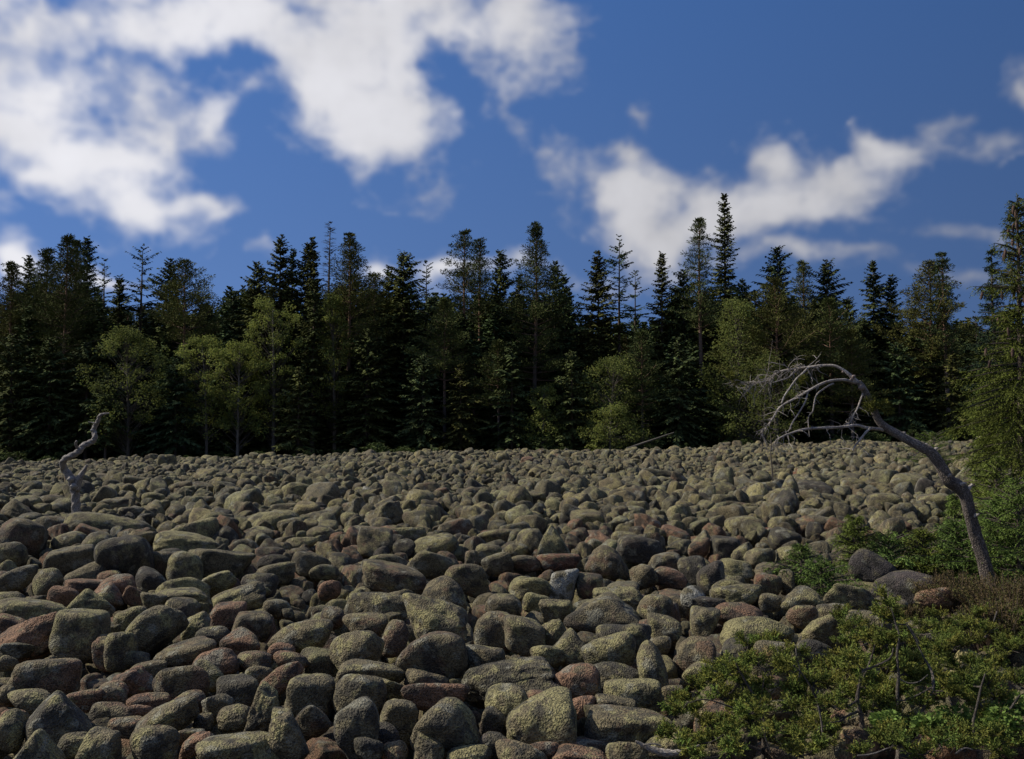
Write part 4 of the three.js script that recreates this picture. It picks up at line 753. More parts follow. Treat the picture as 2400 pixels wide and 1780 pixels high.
// ---------------------------------------------------------------- wood and leaves
class Shape3 {                               // collects faces with vertex colours
  constructor() { this.p = []; this.c = []; this.i = []; }
  tri(a, b, c, k) { const n = this.p.length / 3; this.p.push(a[0], a[1], a[2], b[0], b[1], b[2], c[0], c[1], c[2]); for (let e = 0; e < 3; e++) this.c.push(k[0], k[1], k[2]); this.i.push(n, n + 1, n + 2); }
  // a pointed leaf or needle spray: from o along d (length l), half width w along s
  leaf(o, d, s, l, w, k) {
    const n = this.p.length / 3, m = 0.45 * l;
    this.p.push(o[0], o[1], o[2], o[0] + d[0] * m + s[0] * w, o[1] + d[1] * m + s[1] * w, o[2] + d[2] * m + s[2] * w, o[0] + d[0] * l, o[1] + d[1] * l, o[2] + d[2] * l, o[0] + d[0] * m - s[0] * w, o[1] + d[1] * m - s[1] * w, o[2] + d[2] * m - s[2] * w);
    for (let e = 0; e < 4; e++) this.c.push(k[0], k[1], k[2]);
    this.i.push(n, n + 1, n + 2, n, n + 2, n + 3);
  }
  // a tapering round limb through points [x, y, z, radius]
  limb(pts, sides, k, opt = {}) {
    const rows = [], step = opt.step ?? 1;
    const cr = (a, b, c, d, t) => 0.5 * ((2 * b) + (c - a) * t + (2 * a - 5 * b + 4 * c - d) * t * t + (3 * b - a - 3 * c + d) * t * t * t);
    for (let s = 0; s < pts.length - 1; s++) for (let e = 0; e < step; e++) {
      const t = e / step, a = pts[Math.max(0, s - 1)], b = pts[s], c = pts[s + 1], d = pts[Math.min(pts.length - 1, s + 2)];
      rows.push([0, 1, 2].map((q) => cr(a[q], b[q], c[q], d[q], t)).concat(mix(b[3], c[3], t)));
    }
    rows.push(pts[pts.length - 1]);
    const base = this.p.length / 3; let run = 0;
    const up = new THREE.Vector3(0.3, 0.1, 1).normalize(), T = new THREE.Vector3(), X = new THREE.Vector3(), Y = new THREE.Vector3();
    for (let r = 0; r < rows.length; r++) {
      const a = rows[Math.max(0, r - 1)], b = rows[Math.min(rows.length - 1, r + 1)];
      T.set(b[0] - a[0], b[1] - a[1], b[2] - a[2]).normalize(); X.crossVectors(T, up).normalize(); Y.crossVectors(X, T);
      for (let e = 0; e <= sides; e++) {
        const an = e / sides * 2 * Math.PI, ca = Math.cos(an), sa = Math.sin(an), q = rows[r];
        let rad = q[3];
        if (opt.rough) rad *= 1 + opt.rough * (fbm(ca * 1.2 + q[0] * 8, sa * 1.2 + q[1] * 5, q[2] * 8 + q[1] * 3, 3) - 0.5) * 2 + opt.rough * 0.8 * Math.sin(an * 3 + (opt.twist ?? 3) * r * 0.25);
        this.p.push(q[0] + (X.x * ca + Y.x * sa) * rad, q[1] + (X.y * ca + Y.y * sa) * rad, q[2] + (X.z * ca + Y.z * sa) * rad);
        const kk = typeof k === 'function' ? k(r / (rows.length - 1), q, an) : k; this.c.push(kk[0], kk[1], kk[2]);
        (this.u ??= []).push(an / 6.283 * 2, run * 4);
      }
      if (r < rows.length - 1) run += Math.hypot(rows[r + 1][0] - rows[r][0], rows[r + 1][1] - rows[r][1], rows[r + 1][2] - rows[r][2]);
    }
    const w = sides + 1;
    for (let r = 0; r < rows.length - 1; r++) for (let e = 0; e < sides; e++) { const a = base + r * w + e; this.i.push(a, a + w, a + 1, a + 1, a + w, a + w + 1); }
    for (const [row, flip] of [[0, 1], [rows.length - 1, 0]]) { const q = rows[row], n = this.p.length / 3; this.p.push(q[0], q[1], q[2]); const kk = typeof k === 'function' ? k(row ? 1 : 0, q, 0) : k; this.c.push(kk[0], kk[1], kk[2]); this.u.push(0, 0); for (let e = 0; e < sides; e++) { const a = base + row * w + e; flip ? this.i.push(n, a, a + 1) : this.i.push(n, a + 1, a); } }
    return rows;
  }
  build(withUv) {
    const g = new THREE.BufferGeometry();
    g.setAttribute('position', new THREE.Float32BufferAttribute(this.p, 3)); g.setAttribute('color', new THREE.Float32BufferAttribute(this.c, 3));
    if (withUv && this.u && this.u.length / 2 === this.p.length / 3) g.setAttribute('uv', new THREE.Float32BufferAttribute(this.u, 2));
    g.setIndex(this.i); g.computeVertexNormals(); return g;
  }
}
const norm3 = (a) => { const l = Math.hypot(a[0], a[1], a[2]) || 1; return [a[0] / l, a[1] / l, a[2] / l]; };
const cross3 = (a, b) => [a[1] * b[2] - a[2] * b[1], a[2] * b[0] - a[0] * b[2], a[0] * b[1] - a[1] * b[0]];
const randDir = (R) => { const y = R() * 2 - 1, a = R() * 6.283, q = Math.sqrt(1 - y * y); return [q * Math.cos(a), y, q * Math.sin(a)]; };
const needleMat = new THREE.MeshPhysicalMaterial({ specularIntensity: 0.15, vertexColors: true, roughness: 0.9, side: THREE.DoubleSide });
const leafMat = new THREE.MeshPhysicalMaterial({ specularIntensity: 0.1, vertexColors: true, roughness: 0.8, side: THREE.DoubleSide, transmission: 0.3, thickness: 0 });
const birchMat = new THREE.MeshPhysicalMaterial({ specularIntensity: 0.1, vertexColors: true, roughness: 0.9, side: THREE.DoubleSide, transmission: 0.45, thickness: 0 });
const barkMat = new THREE.MeshStandardMaterial({ vertexColors: true, roughness: 0.95 });
const barkMap = pixelTexture(256, 256, true, (u, v) => { const r = tileNoise(u, v * 0.999, 30, 4), q = 0.5 + 0.5 * Math.sin((u * 9 + (tileNoise(u, v, 8, 2) - 0.5) * 3) * 6.283); const k = 0.62 + 0.28 * q + 0.5 * (r - 0.5); return [k, k * 0.98, k * 0.96]; });
const barkBump = pixelTexture(256, 256, false, (u, v) => { const r = tileNoise(u, v, 36, 4), q = 0.5 + 0.5 * Math.sin((u * 9 + (tileNoise(u, v, 8, 2) - 0.5) * 3) * 6.283); const k = 0.2 + 0.5 * q + 0.5 * r; return [k, k, k]; });
const oldBarkMat = new THREE.MeshStandardMaterial({ vertexColors: true, map: barkMap, bumpMap: barkBump, bumpScale: 0.012, roughness: 0.95 });
const silverMat = new THREE.MeshStandardMaterial({ vertexColors: true, map: barkMap, bumpMap: barkBump, bumpScale: 0.004, roughness: 0.8 });

// a spruce of height h and half width r; detail 1 far, 2 near
function spruce(seed, h, r, bottom, o = {}) {
  const R = rng(seed), wood = new Shape3(), leaves = new Shape3(), near = o.near ?? 0;
  const lean = (R() - 0.5) * 0.02 * h, tr = o.trunk ?? 0.012 * h + 0.02;
  const at = (t) => [lean * t * t, h * t, 0];
  wood.limb([0, 0.25, 0.5, 0.75, 0.97].map((t) => [...at(t), tr * (1 - t * 0.93)]), near ? 10 : 6, (t) => o.bark ?? [0.085, 0.065, 0.05]);
  const sparse = o.sparse ?? 0, gap = (o.gap ?? 0.3) * (1 + sparse * 0.6), tone = o.tone ?? [0.068, 0.088, 0.030];
  const hue = 0.8 + 0.4 * R(), warm = (R() - 0.5) * 0.25;
  const tips = [];
  for (let y1 = bottom * h + 0.1; y1 < h * 0.985; y1 += gap * (0.75 + 0.5 * R()) * mix(1, 0.5, y1 / h)) {
    const n = Math.round((o.whorl ?? 6) * (0.75 + 0.5 * R())), a0 = R() * 6.283;
    for (let b = 0; b < n; b++) {
    const y = Math.min(h * 0.99, y1 + (R() - 0.5) * gap * 1.3), t = y / h, q = (1 - t) / (1 - bottom), prof = Math.pow(q, o.power ?? 0.92) * (1 - 0.25 * sstep(0.8, 1, q));
      if (sparse && R() < sparse * 0.4) continue;
      const an = a0 + b / n * 6.283 + (R() - 0.5) * 0.5, L = Math.max(near ? 0.05 : 0.12, r * prof * (o.ragged ? 0.32 + 0.85 * R() * R() + 0.1 * R() : 0.5 + 0.62 * R()) * (0.7 + 0.6 * noise(seed, y * 1.2 / (near ? 0.5 : 1), an)));
      const rise = mix(o.lift ?? -0.15, 0.75, Math.pow(t, 2.2)) + (R() - 0.5) * 0.2, sag = (o.sag ?? 0.35) * (1 - t * 0.7);
      const co = Math.cos(an), si = Math.sin(an), c0 = at(t);
      const P = (s) => [c0[0] + co * L * s, y + L * (rise * s - sag * s * s * (1 - 0.55 * s) * 1.3), c0[2] + si * L * s];
      wood.limb(near ? [[...P(0), tr * 0.22 * (1 - t) + 0.006], [...P(0.5), 0.008 + tr * 0.07], [...P(1), 0.004]] : [[...P(0), tr * 0.22 * (1 - t) + 0.008], [...P(0.85), 0.006]], 3, [0.07, 0.055, 0.045]);
      if (o.bare && R() < o.bare) { for (let e = 0; e < 5; e++) { const s = 0.3 + 0.7 * R(), p = P(s), d = norm3([co + (R() - 0.5) * 2, -0.2 + R() * 0.5, si + (R() - 0.5) * 2]); wood.limb([[...p, 0.008], [p[0] + d[0] * 0.3, p[1] + d[1] * 0.3, p[2] + d[2] * 0.3, 0.004]], 3, [0.07, 0.06, 0.05]); } continue; }
      const st = near ? (h > 3 ? 0.055 : 0.05) : o.step ?? 0.12, m = Math.max(3, Math.round(L / st)), bt = 0.75 + 0.5 * R();
      for (let e = 0; e <= m; e++) {
        const s = mix(near ? 0.12 : 0.18, 1, e / m), p = P(s), tipness = s;
        const twig = mix(0.42, 0.16, s) * Math.min(1, L) * (o.twig ?? 1) + 0.06;
        for (const sd of [-1, 1, 0]) {
          const dn = -0.12 - R() * (o.hang ?? 0.5), d = norm3([co * (0.75 + 0.3 * R()) - si * sd * (0.75 + 0.3 * R()), sd ? dn : -0.05 + R() * 0.2 - (R() < 0.3 ? 0.5 : 0), si * (0.75 + 0.3 * R()) + co * sd * (0.75 + 0.3 * R())]);
          const len = twig * (0.7 + 0.6 * R()) * (sd ? 1 : 0.8), k0 = hue * bt * (0.75 + 0.5 * R()), k = [tone[0] * k0 * (1 + warm), tone[1] * k0, tone[2] * k0 * (1 - warm)];
          const side = norm3(cross3(d, [R() - 0.5, 1, R() - 0.5]));
          if (!near) leaves.leaf(p, d, side, len, (o.leafw ?? 0.062) * (0.7 + 0.6 * R()), k);
          else { // a twig set with needles
            const nn = Math.max(4, Math.round(len / (o.nstep ?? 0.013)));
            for (let v = 0; v < nn; v++) {
              const f = v / nn, q0 = [p[0] + d[0] * len * f, p[1] + d[1] * len * f - 0.25 * len * f * f, p[2] + d[2] * len * f], rd = randDir(R), nd = norm3([d[0] * 1.1 + rd[0], d[1] * 1.1 + rd[1] + 0.2, d[2] * 1.1 + rd[2]]), sd2 = norm3(cross3(nd, randDir(R))), nl = (o.nlen ?? 0.025) * (0.8 + 0.4 * R()), nw = o.nwid ?? 0.004, kn = 0.7 + 0.6 * R() + 0.35 * f * f;
              leaves.tri([q0[0] + sd2[0] * nw, q0[1] + sd2[1] * nw, q0[2] + sd2[2] * nw], [q0[0] - sd2[0] * nw, q0[1] - sd2[1] * nw, q0[2] - sd2[2] * nw], [q0[0] + nd[0] * nl, q0[1] + nd[1] * nl, q0[2] + nd[2] * nl], [k[0] * kn, k[1] * kn, k[2] * kn]);
            }
          }
        }
      }
      if (t > 0.55 && t < 0.97) tips.push([...P(0.8), L]);
    }
  }
  if (near) { for (let v = 0; v < 40; v++) { const q = [lean, h * (0.93 + 0.07 * v / 40), 0], nd = norm3([R() - 0.5, 0.5, R() - 0.5]); leaves.leaf(q, nd, norm3(cross3(nd, randDir(R))), 0.035, 0.005, tone); } wood.limb([[...at(0.95), 0.008], [lean, h, 0, 0.003]], 4, [0.08, 0.07, 0.04]); }
  return { wood, leaves, tips };
}
function pine(seed, h, r, bottom, o = {}) {
  const R = rng(seed), wood = new Shape3(), leaves = new Shape3();
  const bend = (R() - 0.5) * 0.05 * h, bz = (R() - 0.5) * 0.04 * h, tr = 0.011 * h + 0.03;
  const at = (t) => [bend * Math.sin(t * 2.6) * t, h * t, bz * t * t];
  wood.limb([0, 0.15, 0.3, 0.45, 0.6, 0.75, 0.9, 0.98].map((t) => [...at(t), tr * (1 - t * 0.9)]), 7, (t) => { const k = sstep(0.3, 0.55, t); return [mix(0.10, 0.20, k), mix(0.085, 0.115, k), mix(0.075, 0.075, k)]; });
  const tone = o.tone ?? [0.088, 0.098, 0.030], hue = 0.8 + 0.4 * R(), warm = (R() - 0.5) * 0.25, open = o.open ?? 0;
  // a few dead stubs under the crown
  for (let e = 0; e < 7; e++) { const t = mix(bottom * 0.45, bottom, R()), p = at(t), an = R() * 6.283, L = 0.4 + 0.8 * R(); wood.limb([[...p, 0.02], [p[0] + Math.cos(an) * L, p[1] + (R() - 0.5) * 0.4, p[2] + Math.sin(an) * L, 0.008]], 3, [0.16, 0.13, 0.11]); }
  for (let y = bottom * h; y < h * 0.985; y += (0.40 + 0.25 * open) * (0.75 + 0.5 * R()) * mix(1.1, 0.6, y / h)) {
    const t = y / h, q = clamp((1 - t) / (1 - bottom), 0, 1), prof = Math.pow(q, o.power ?? 0.82) * (1 - 0.3 * sstep(0.75, 1, q)) + 0.02, n = 4 + Math.floor(R() * 2.4);
    const a0 = R() * 6.283;
    for (let b = 0; b < n; b++) {
      const an = a0 + b / n * 6.283 + (R() - 0.5) * 0.9, L = r * prof * (0.35 + 0.8 * R()), co = Math.cos(an), si = Math.sin(an), c0 = at(t), rise = mix(0.05, 0.8, t * t * t) + (R() - 0.5) * 0.35;
      const P = (s) => [c0[0] + co * L * s, y + L * (rise * s + 0.12 * s * s), c0[2] + si * L * s];
      wood.limb([[...P(0), 0.02 + 0.02 * (1 - t)], [...P(0.5), 0.015], [...P(1), 0.007]], 3, [0.16, 0.10, 0.07]);
      const m = Math.max(2, Math.round(L / 0.22)), bt = 0.7 + 0.6 * R();
      for (let e = 0; e < m; e++) {
        const s = mix(0.35, 1.02, (e + R() * 0.6) / m), p = P(s), spread = 0.12 + 0.2 * Math.min(1, L * 0.5);
        const cx = p[0] + (R() - 0.5) * spread * 1.6, cy = p[1] + 0.05 + (R() - 0.5) * 0.1, cz = p[2] + (R() - 0.5) * spread * 1.6, rad = (0.17 + 0.13 * R()) * (o.clump ?? 1) * mix(0.5, 1, sstep(0, 0.3, q));
        for (let v = 0; v < (o.tufts ?? 34); v++) {
          const rd = randDir(R), rr = Math.pow(R(), 0.4) * rad, q0 = [cx + rd[0] * rr * 1.35, cy + rd[1] * rr * 0.5, cz + rd[2] * rr * 1.35], d = norm3([rd[0] + co * 0.4, rd[1] * 0.7 + 0.55, rd[2] + si * 0.4]);
          const k0 = hue * bt * (0.85 + 0.3 * R()); leaves.leaf(q0, d, norm3(cross3(d, randDir(R))), 0.13 * (0.7 + 0.6 * R()), 0.021, [tone[0] * k0 * (1 + warm), tone[1] * k0, tone[2] * k0 * (1 - warm)]);
        }
      }
    }
  }
  return { wood, leaves };
}
function broadleaf(seed, h, r, bottom, o = {}) {
  const R = rng(seed), wood = new Shape3(), leaves = new Shape3(), bark = o.bark ?? [0.16, 0.14, 0.11], tr = 0.010 * h + 0.02, bend = (R() - 0.5) * 0.12 * h;
  const at = (t) => [bend * t * t, h * t, (R() - 0.5) * 0.02];
  wood.limb([0, 0.2, 0.4, 0.6, 0.8, 0.95].map((t) => [...at(t), tr * (1 - t * 0.9)]), 6, () => { const k = 0.8 + 0.4 * R(); return [bark[0] * k, bark[1] * k, bark[2] * k]; });
  const tone = o.tone, hue = 0.85 + 0.3 * R(), clumps = o.clumps ?? 70, sx = R() * 40;
  for (let i = 0; i < clumps; i++) {
    const t = mix(bottom, 1, Math.pow(R(), 0.9)), q = (t - bottom) / (1 - bottom), prof = Math.sqrt(Math.max(0, Math.sin(Math.PI * mix(0.12, 0.97, q)))) * (0.55 + 0.9 * noise(sx, t * 4, 3)), an = R() * 6.283, L = r * prof * (0.25 + 0.8 * Math.sqrt(R()));
    const b = at(Math.max(0, t - 0.12 - 0.1 * R())), c = [b[0] + Math.cos(an) * L, h * t * (0.99), Math.sin(an) * L];
    wood.limb([[...b, 0.018], [mix(b[0], c[0], 0.55), mix(b[1], c[1], 0.5), mix(b[2], c[2], 0.55), 0.010], [...c, 0.005]], 3, [0.10, 0.085, 0.07]);
    const rad = (0.26 + 0.26 * R()) * (o.clump ?? 1), bt = 0.72 + 0.56 * R();
    for (let v = 0; v < (o.leaves ?? 60); v++) {
      const rd = randDir(R), rr = Math.pow(R(), 0.45) * rad, q0 = [c[0] + rd[0] * rr * 1.1, c[1] + rd[1] * rr * 0.85 - (o.weep ?? 0) * R() * rad, c[2] + rd[2] * rr * 1.1], d = norm3([rd[0] + (R() - 0.5), (R() - 0.5) - (o.weep ?? 0.2), rd[2] + (R() - 0.5)]);
      const k0 = hue * bt * (0.88 + 0.24 * R()); leaves.leaf(q0, d, norm3(cross3(d, randDir(R))), 0.095 * (0.7 + 0.6 * R()), 0.034, [tone[0] * k0 * (0.9 + 0.2 * R()), tone[1] * k0, tone[2] * k0]);
    }
  }
  return { wood, leaves };
}
// kind, x, z, base height, tree height, half width, start of the crown, label
const TREES = [
["P",-28.19,-55.58,-0.35,11.68,1.26,0.41,"ragged dark pine at the far left end of the forest edge"],
["S",-28.39,-57.54,-0.42,12.72,1.15,0.24,"dark spruce second from the left end of the tree line"],
["P",-25.88,-54.55,-0.25,12.22,1.42,0.46,"broad dull green pine between the left-end pines and the tall clump"],
["P",-23.93,-52.52,-0.14,12.54,1.42,0.36,"tallest pine of the left-hand clump, above the twisted dead stump"],
["P",-25.13,-56.5,-0.3,13.28,1.23,0.4,"pine crowded against the right side of the tallest left-hand pine"],
["S",-25.22,-58.47,-0.37,13.97,0.92,0.25,"narrow pointed spruce on the right edge of the left-hand clump"],
["T",-25.48,-61.52,-0.48,13.26,0.96,0.68,"thin see-through spruce just right of the left-hand clump"],
["S",-23.81,-59.59,-0.37,11.77,1.19,0.3,"short pointed spruce between two thin see-through spruces"],
["T",-22.49,-59.49,-0.34,13.57,1.35,0.58,"lone sparse spruce with gappy whorls against blue sky"],
["S",-20.06,-57.55,-0.21,12.23,1.3,0.27,"bushy-topped spruce beside the broad-crowned pine with bare trunk"],
["P",-18.03,-54.58,-0.06,11.48,1.9,0.66,"broad-crowned pine with a long bare reddish trunk, left of the bright birches"],
["W",-19.3,-49.8,0.06,6.96,1.34,0.41,"dull olive rounded broadleaf tree in front of the thin spruces"],
["S",-20.28,-49.42,0.05,4.55,0.85,0.25,"low dark young spruce at the forest foot just right of the dead stump"],
["B",-15.66,-50.81,0.12,6.67,1.23,0.62,"bright yellow-green birch, lowest and leftmost of the bright group"],
["B",-13.94,-50.33,0.18,6.33,1.0,0.54,"pale loose birch with a white trunk, just right of the lowest one"],
["B",-12.45,-51.71,0.17,8.69,1.12,0.53,"tall bright birch with a rounded top in front of dark spruces"],
["B",-9.44,-52.69,0.22,9.03,0.82,0.58,"slim yellowish birch with drooping leaves standing alone between spruces"],
["S",-16.9,-59.64,-0.2,10.61,1.04,0.26,"small spruce tip rising left of the stepped spruces"],
["S",-14.88,-57.56,-0.08,11.93,1.3,0.22,"middle spruce of the three stepped spruces left of the tall birch"],
["S",-13.37,-56.48,-0.01,13.3,1.38,0.19,"tallest broad spruce of the stepped group behind the tall birch"],
["S",-13.13,-58.51,-0.07,12.98,0.66,0.36,"narrow spruce pressed against the tallest stepped spruce"],
["S",-11.85,-56.51,0.03,12.68,1.18,0.24,"dense dark spruce left of the bare-twigged spruce"],
["S",-11.16,-55.5,0.08,12.82,0.82,0.23,"narrow lighter green spruce directly beneath the bare-twigged spire"],
["D",-11.15,-59.42,-0.05,14.7,0.83,0.67,"bare-twigged dying spruce spire poking above its neighbours"],
["P",-8.9,-53.51,0.2,12.44,1.63,0.54,"thick-topped pine with a long bough reaching right over a cloud gap"],
["S",-10.63,-52.65,0.19,9.86,1.01,0.19,"yellowish green spruce between the two bright birches"],
["P",-8.06,-56.61,0.12,10.79,1.28,0.64,"ragged pine bough tree filling the gap right of the thick-topped pine"],
["S",-6.16,-55.54,0.2,11.88,1.5,0.2,"dense spruce with a rounded helmet-like top"],
["S",-7.33,-57.58,0.11,11.39,0.95,0.22,"lower spruce shoulder on the left of the helmet-topped spruce"],
["T",-5.35,-61.53,0.02,12.57,0.8,0.67,"very thin spruce needle between the helmet top and the open pine"],
["P",-3.59,-52.7,0.36,8.55,1.37,0.57,"low dark pine in front of the open airy pine"],
["O",-2.61,-54.5,0.33,12.61,1.85,0.65,"open airy pine with a long visible trunk and layered boughs"],
["O",-1.79,-56.49,0.28,12.87,1.38,0.6,"second airy pine touching the right side of the open airy pine"],
["S",-0.7,-55.54,0.34,11.79,1.11,0.23,"dark spruce between the airy pines and the great conical pine"],
["P",1.16,-53.48,0.45,12.84,2.05,0.34,"great conical pine with a reddish trunk at the middle of the forest"],
["S",2.5,-57.56,0.35,11.54,0.85,0.37,"narrow spruce shoulder on the right of the great conical pine"],
["S",3.07,-56.61,0.4,10.51,1.08,0.21,"short blunt spruce where the tree line dips in the middle"],
["S",4.99,-56.53,0.45,11.84,1.48,0.22,"broad dark spruce at the left of the tall sparse spruce"],
["T",6.23,-57.48,0.45,12.95,1.2,0.55,"tall sparse spruce with bluish gaps left of the cloud"],
["T",7.43,-59.57,0.41,11.32,0.88,0.7,"thin low spruce tucked right of the tall sparse spruce"],
["S",8.6,-56.53,0.54,11.75,0.98,0.21,"neat pointed spruce standing clear before the white cloud"],
["S",9.91,-56.59,0.57,10.69,1.08,0.23,"short spruce left of the conical open pine"],
["O",10.68,-55.44,0.63,13.43,1.59,0.52,"tall open conical pine beside the tallest spire"],
["S",12.46,-57.34,0.61,15.38,1.05,0.19,"tallest narrow spire-like spruce of the whole tree line"],
["S",13.07,-55.63,0.68,9.76,1.16,0.24,"dark bushy spruce at the right foot of the tallest spire"],
["S",14.01,-56.65,0.67,9.36,0.93,0.25,"low rounded spruce in the notch right of the tallest spire"],
["W",11.93,-51.71,0.77,7.96,1.57,0.27,"olive broadleaf tree below the tallest spire"],
["S",15.27,-56.52,0.71,11.88,1.23,0.2,"pointed spruce with a dark tip above the big olive pine"],
["P",13.79,-51.65,0.82,9.07,2.47,0.38,"big olive pine directly behind the arching dead branches"],
["P",16.91,-57.56,0.72,11.16,1.15,0.44,"small light pine top between two spruces on the right"],
["S",18.19,-56.56,0.78,11.02,1.13,0.21,"dense spruce on the left edge of the sky notch at the right"],
["P",17.05,-52.7,0.87,8.04,2.06,0.46,"spreading olive pine behind the hook of the bent dead pine"],
["S",21.14,-57.56,0.82,11.1,1.15,0.2,"tall spruce first to the right of the sky notch"],
["S",22.16,-57.6,0.85,10.2,0.95,0.22,"pointed spruce between the sky-notch spruce and the tall right-hand pine"],
["P",22.69,-53.59,0.99,10.15,2.24,0.45,"dense right-hand pine with long straight trunk"],
["O",23.2,-52.56,1.03,10.62,1.19,0.4,"wind-flagged thin pine leaning left of the big near spruce"],
["T",26.8,-56.72,0.99,7.79,1.08,0.33,"slender spruce seen in the gap beside the big near spruce"],
["W",5.01,-50.37,0.64,5.02,1.31,0.19,"dim olive broadleaf in front of the sparse spruce"],
["B",4.81,-48.49,0.68,2.5,0.92,0.19,"low light green bush leaning at the stones' edge"],
["B",1.55,-49.94,0.57,3.78,0.82,0.39,"light green sapling birch at the foot of the great conical pine"],
["S",0.0,-50.33,0.52,5.88,1.05,0.15,"shaded young spruce left of the sapling birch"],
["S",3.02,-49.86,0.61,5.32,1.08,0.11,"young spruce between the sapling birch and the low light bush"],
["S",8.58,-50.82,0.72,5.95,1.14,0.11,"shaded spruce in front of the neat pointed spruce"],
["P",6.77,-51.29,0.66,6.5,1.33,0.35,"small olive pine below the thin low spruce"],
["P",-0.66,-50.83,0.49,5.95,1.1,0.52,"small pine with a bare trunk down to the stones"],
["W",12.6,-49.37,0.85,4.82,1.28,0.09,"mid-green rounded tree whose foliage hangs to the stones behind the dead branch tips"],
["P",17.66,-51.29,0.93,6.23,1.38,0.39,"small greyish green pine inside the hook of the bent pine"],
["S",-2.61,-50.39,0.45,4.86,1.0,0.15,"young dark spruce below the open airy pine"],
["S",-4.62,-50.86,0.39,5.39,0.97,0.14,"young dark spruce below the helmet-topped spruce"],
["S",-7.63,-51.79,0.29,6.92,1.17,0.16,"dim spruce right of the slim yellowish birch"],
["S",-10.78,-49.9,0.27,4.79,0.95,0.19,"young spruce in the shade right of the pale loose birch"],
["S",-17.1,-50.36,0.1,5.65,1.09,0.19,"shaded young spruce at the forest foot left of the bright birches"],
["S",-23.76,-50.82,-0.08,6.74,1.28,0.15,"young spruce below the tallest left-hand pine"],
["S",-25.74,-50.81,-0.13,7.01,1.32,0.14,"shaded spruce at the picture's left margin, lower row"],
["S",-21.89,-50.83,-0.03,6.48,1.19,0.17,"dark spruce behind the twisted dead stump's tip"],
["S",19.91,-50.83,0.99,5.45,1.19,0.11,"shaded young spruce below the dense right-hand pine"],
["S",22.48,-50.36,1.07,4.68,1.09,0.12,"dim young spruce in the gap left of the near spruce boughs"],
["S",-18.32,-58.67,-0.21,9.91,1.12,0.28,"dark spruce low in the gap left of the stepped spruces"],
["S",-9.42,-58.59,0.02,11.21,1.17,0.23,"spruce filling the wall behind the slim yellowish birch"],
["S",0.38,-58.59,0.27,10.97,1.12,0.21,"spruce between the second airy pine and the great conical pine"],
["S",-4.75,-57.66,0.17,9.65,1.15,0.25,"blunt spruce below the very thin needle-like spruce"],
["S",11.35,-58.15,0.56,9.59,1.16,0.21,"dark spruce at the foot of the tall open conical pine"],
["S",19.93,-58.16,0.77,9.12,1.16,0.2,"rounded spruce low in the sky notch"],
["S",-21.19,-58.21,-0.26,9.15,1.11,0.31,"dark spruce in the dip behind the dull olive broadleaf"]
];
TREES.forEach(([kind, x, z, y0, h, r, cb, label], i) => {
  let t, name, cat, mat = needleMat, seed = 500 + i * 17;
  if (kind === 'S') { name = 'spruce_tree'; t = spruce(seed, h, r * [2.2, 2.0, 2.4][i % 3], clamp(cb, 0.02, 0.5), { ragged: 1, whorl: 6.5, hang: 1.0, gap: 0.26, step: 0.13, power: [0.6, 0.68, 0.62][i % 3], sag: 0.25 + 0.3 * ((i * 7) % 5) / 5, lift: -0.25 + 0.2 * ((i * 3) % 4) / 4, tone: [[0.070, 0.088, 0.030], [0.080, 0.090, 0.029], [0.064, 0.086, 0.034]][i % 3] }); }
  if (kind === 'T') { name = 'spruce_tree'; t = spruce(seed, h, r * 1.7, clamp(cb, 0.02, 0.6), { ragged: 1, sparse: 0.7, tone: [0.062, 0.088, 0.038], whorl: 5, step: 0.15, hang: 0.7, gap: 0.34, power: 0.6, twig: 0.75 }); }
  if (kind === 'D') { name = 'spruce_tree'; t = spruce(seed, h, r, clamp(cb, 0.02, 0.6), { sparse: 0.5, bare: 0.72, gap: 0.3, power: 0.7, twig: 0.5, tone: [0.05, 0.045, 0.03] }); }
  if (kind === 'P') { name = 'pine_tree'; t = pine(seed, h, r * [1.9, 1.7, 2.0][i % 3], clamp(cb - 0.08, 0.08, 0.7), { power: r / h > 0.13 ? 1.05 : 0.85 }); }
  if (kind === 'O') { name = 'pine_tree'; t = pine(seed, h, r, clamp(cb, 0.08, 0.75), { open: 0.45, tufts: 36, clump: 0.95, tone: [0.075, 0.098, 0.038] }); }
  if (kind === 'B') { name = 'birch_tree'; mat = birchMat; t = broadleaf(seed, h, r * 1.4, clamp(cb - 0.3, 0.03, 0.35), { bark: [0.16, 0.145, 0.12], tone: [0.20, 0.23, 0.058], clumps: Math.round(34 + 40 * h * r / 4), leaves: 70, clump: 0.72, weep: 0.4 }); }
  if (kind === 'W') { name = 'broadleaf_tree'; mat = birchMat; t = broadleaf(seed, h, r * 1.35, clamp(cb - 0.2, 0.02, 0.3), { bark: [0.09, 0.08, 0.065], tone: [0.15, 0.175, 0.048], clumps: Math.round(50 + 50 * h * r / 5), leaves: 64 }); }
  cat = kind === 'B' ? 'birch' : kind === 'W' ? 'broadleaf tree' : kind === 'P' || kind === 'O' ? 'pine' : 'spruce';
  const o = thing(name, label, cat, [x, y0 - 0.05, z], cat === 'broadleaf tree' ? 'broadleaf trees of the forest edge' : cat === 'birch' ? 'birches of the forest edge' : cat === 'pine' ? 'pines of the forest edge' : 'spruces of the forest edge');
  part('trunk', t.wood.build(), barkMat, o); part('crown', t.leaves.build(), mat, o);
});
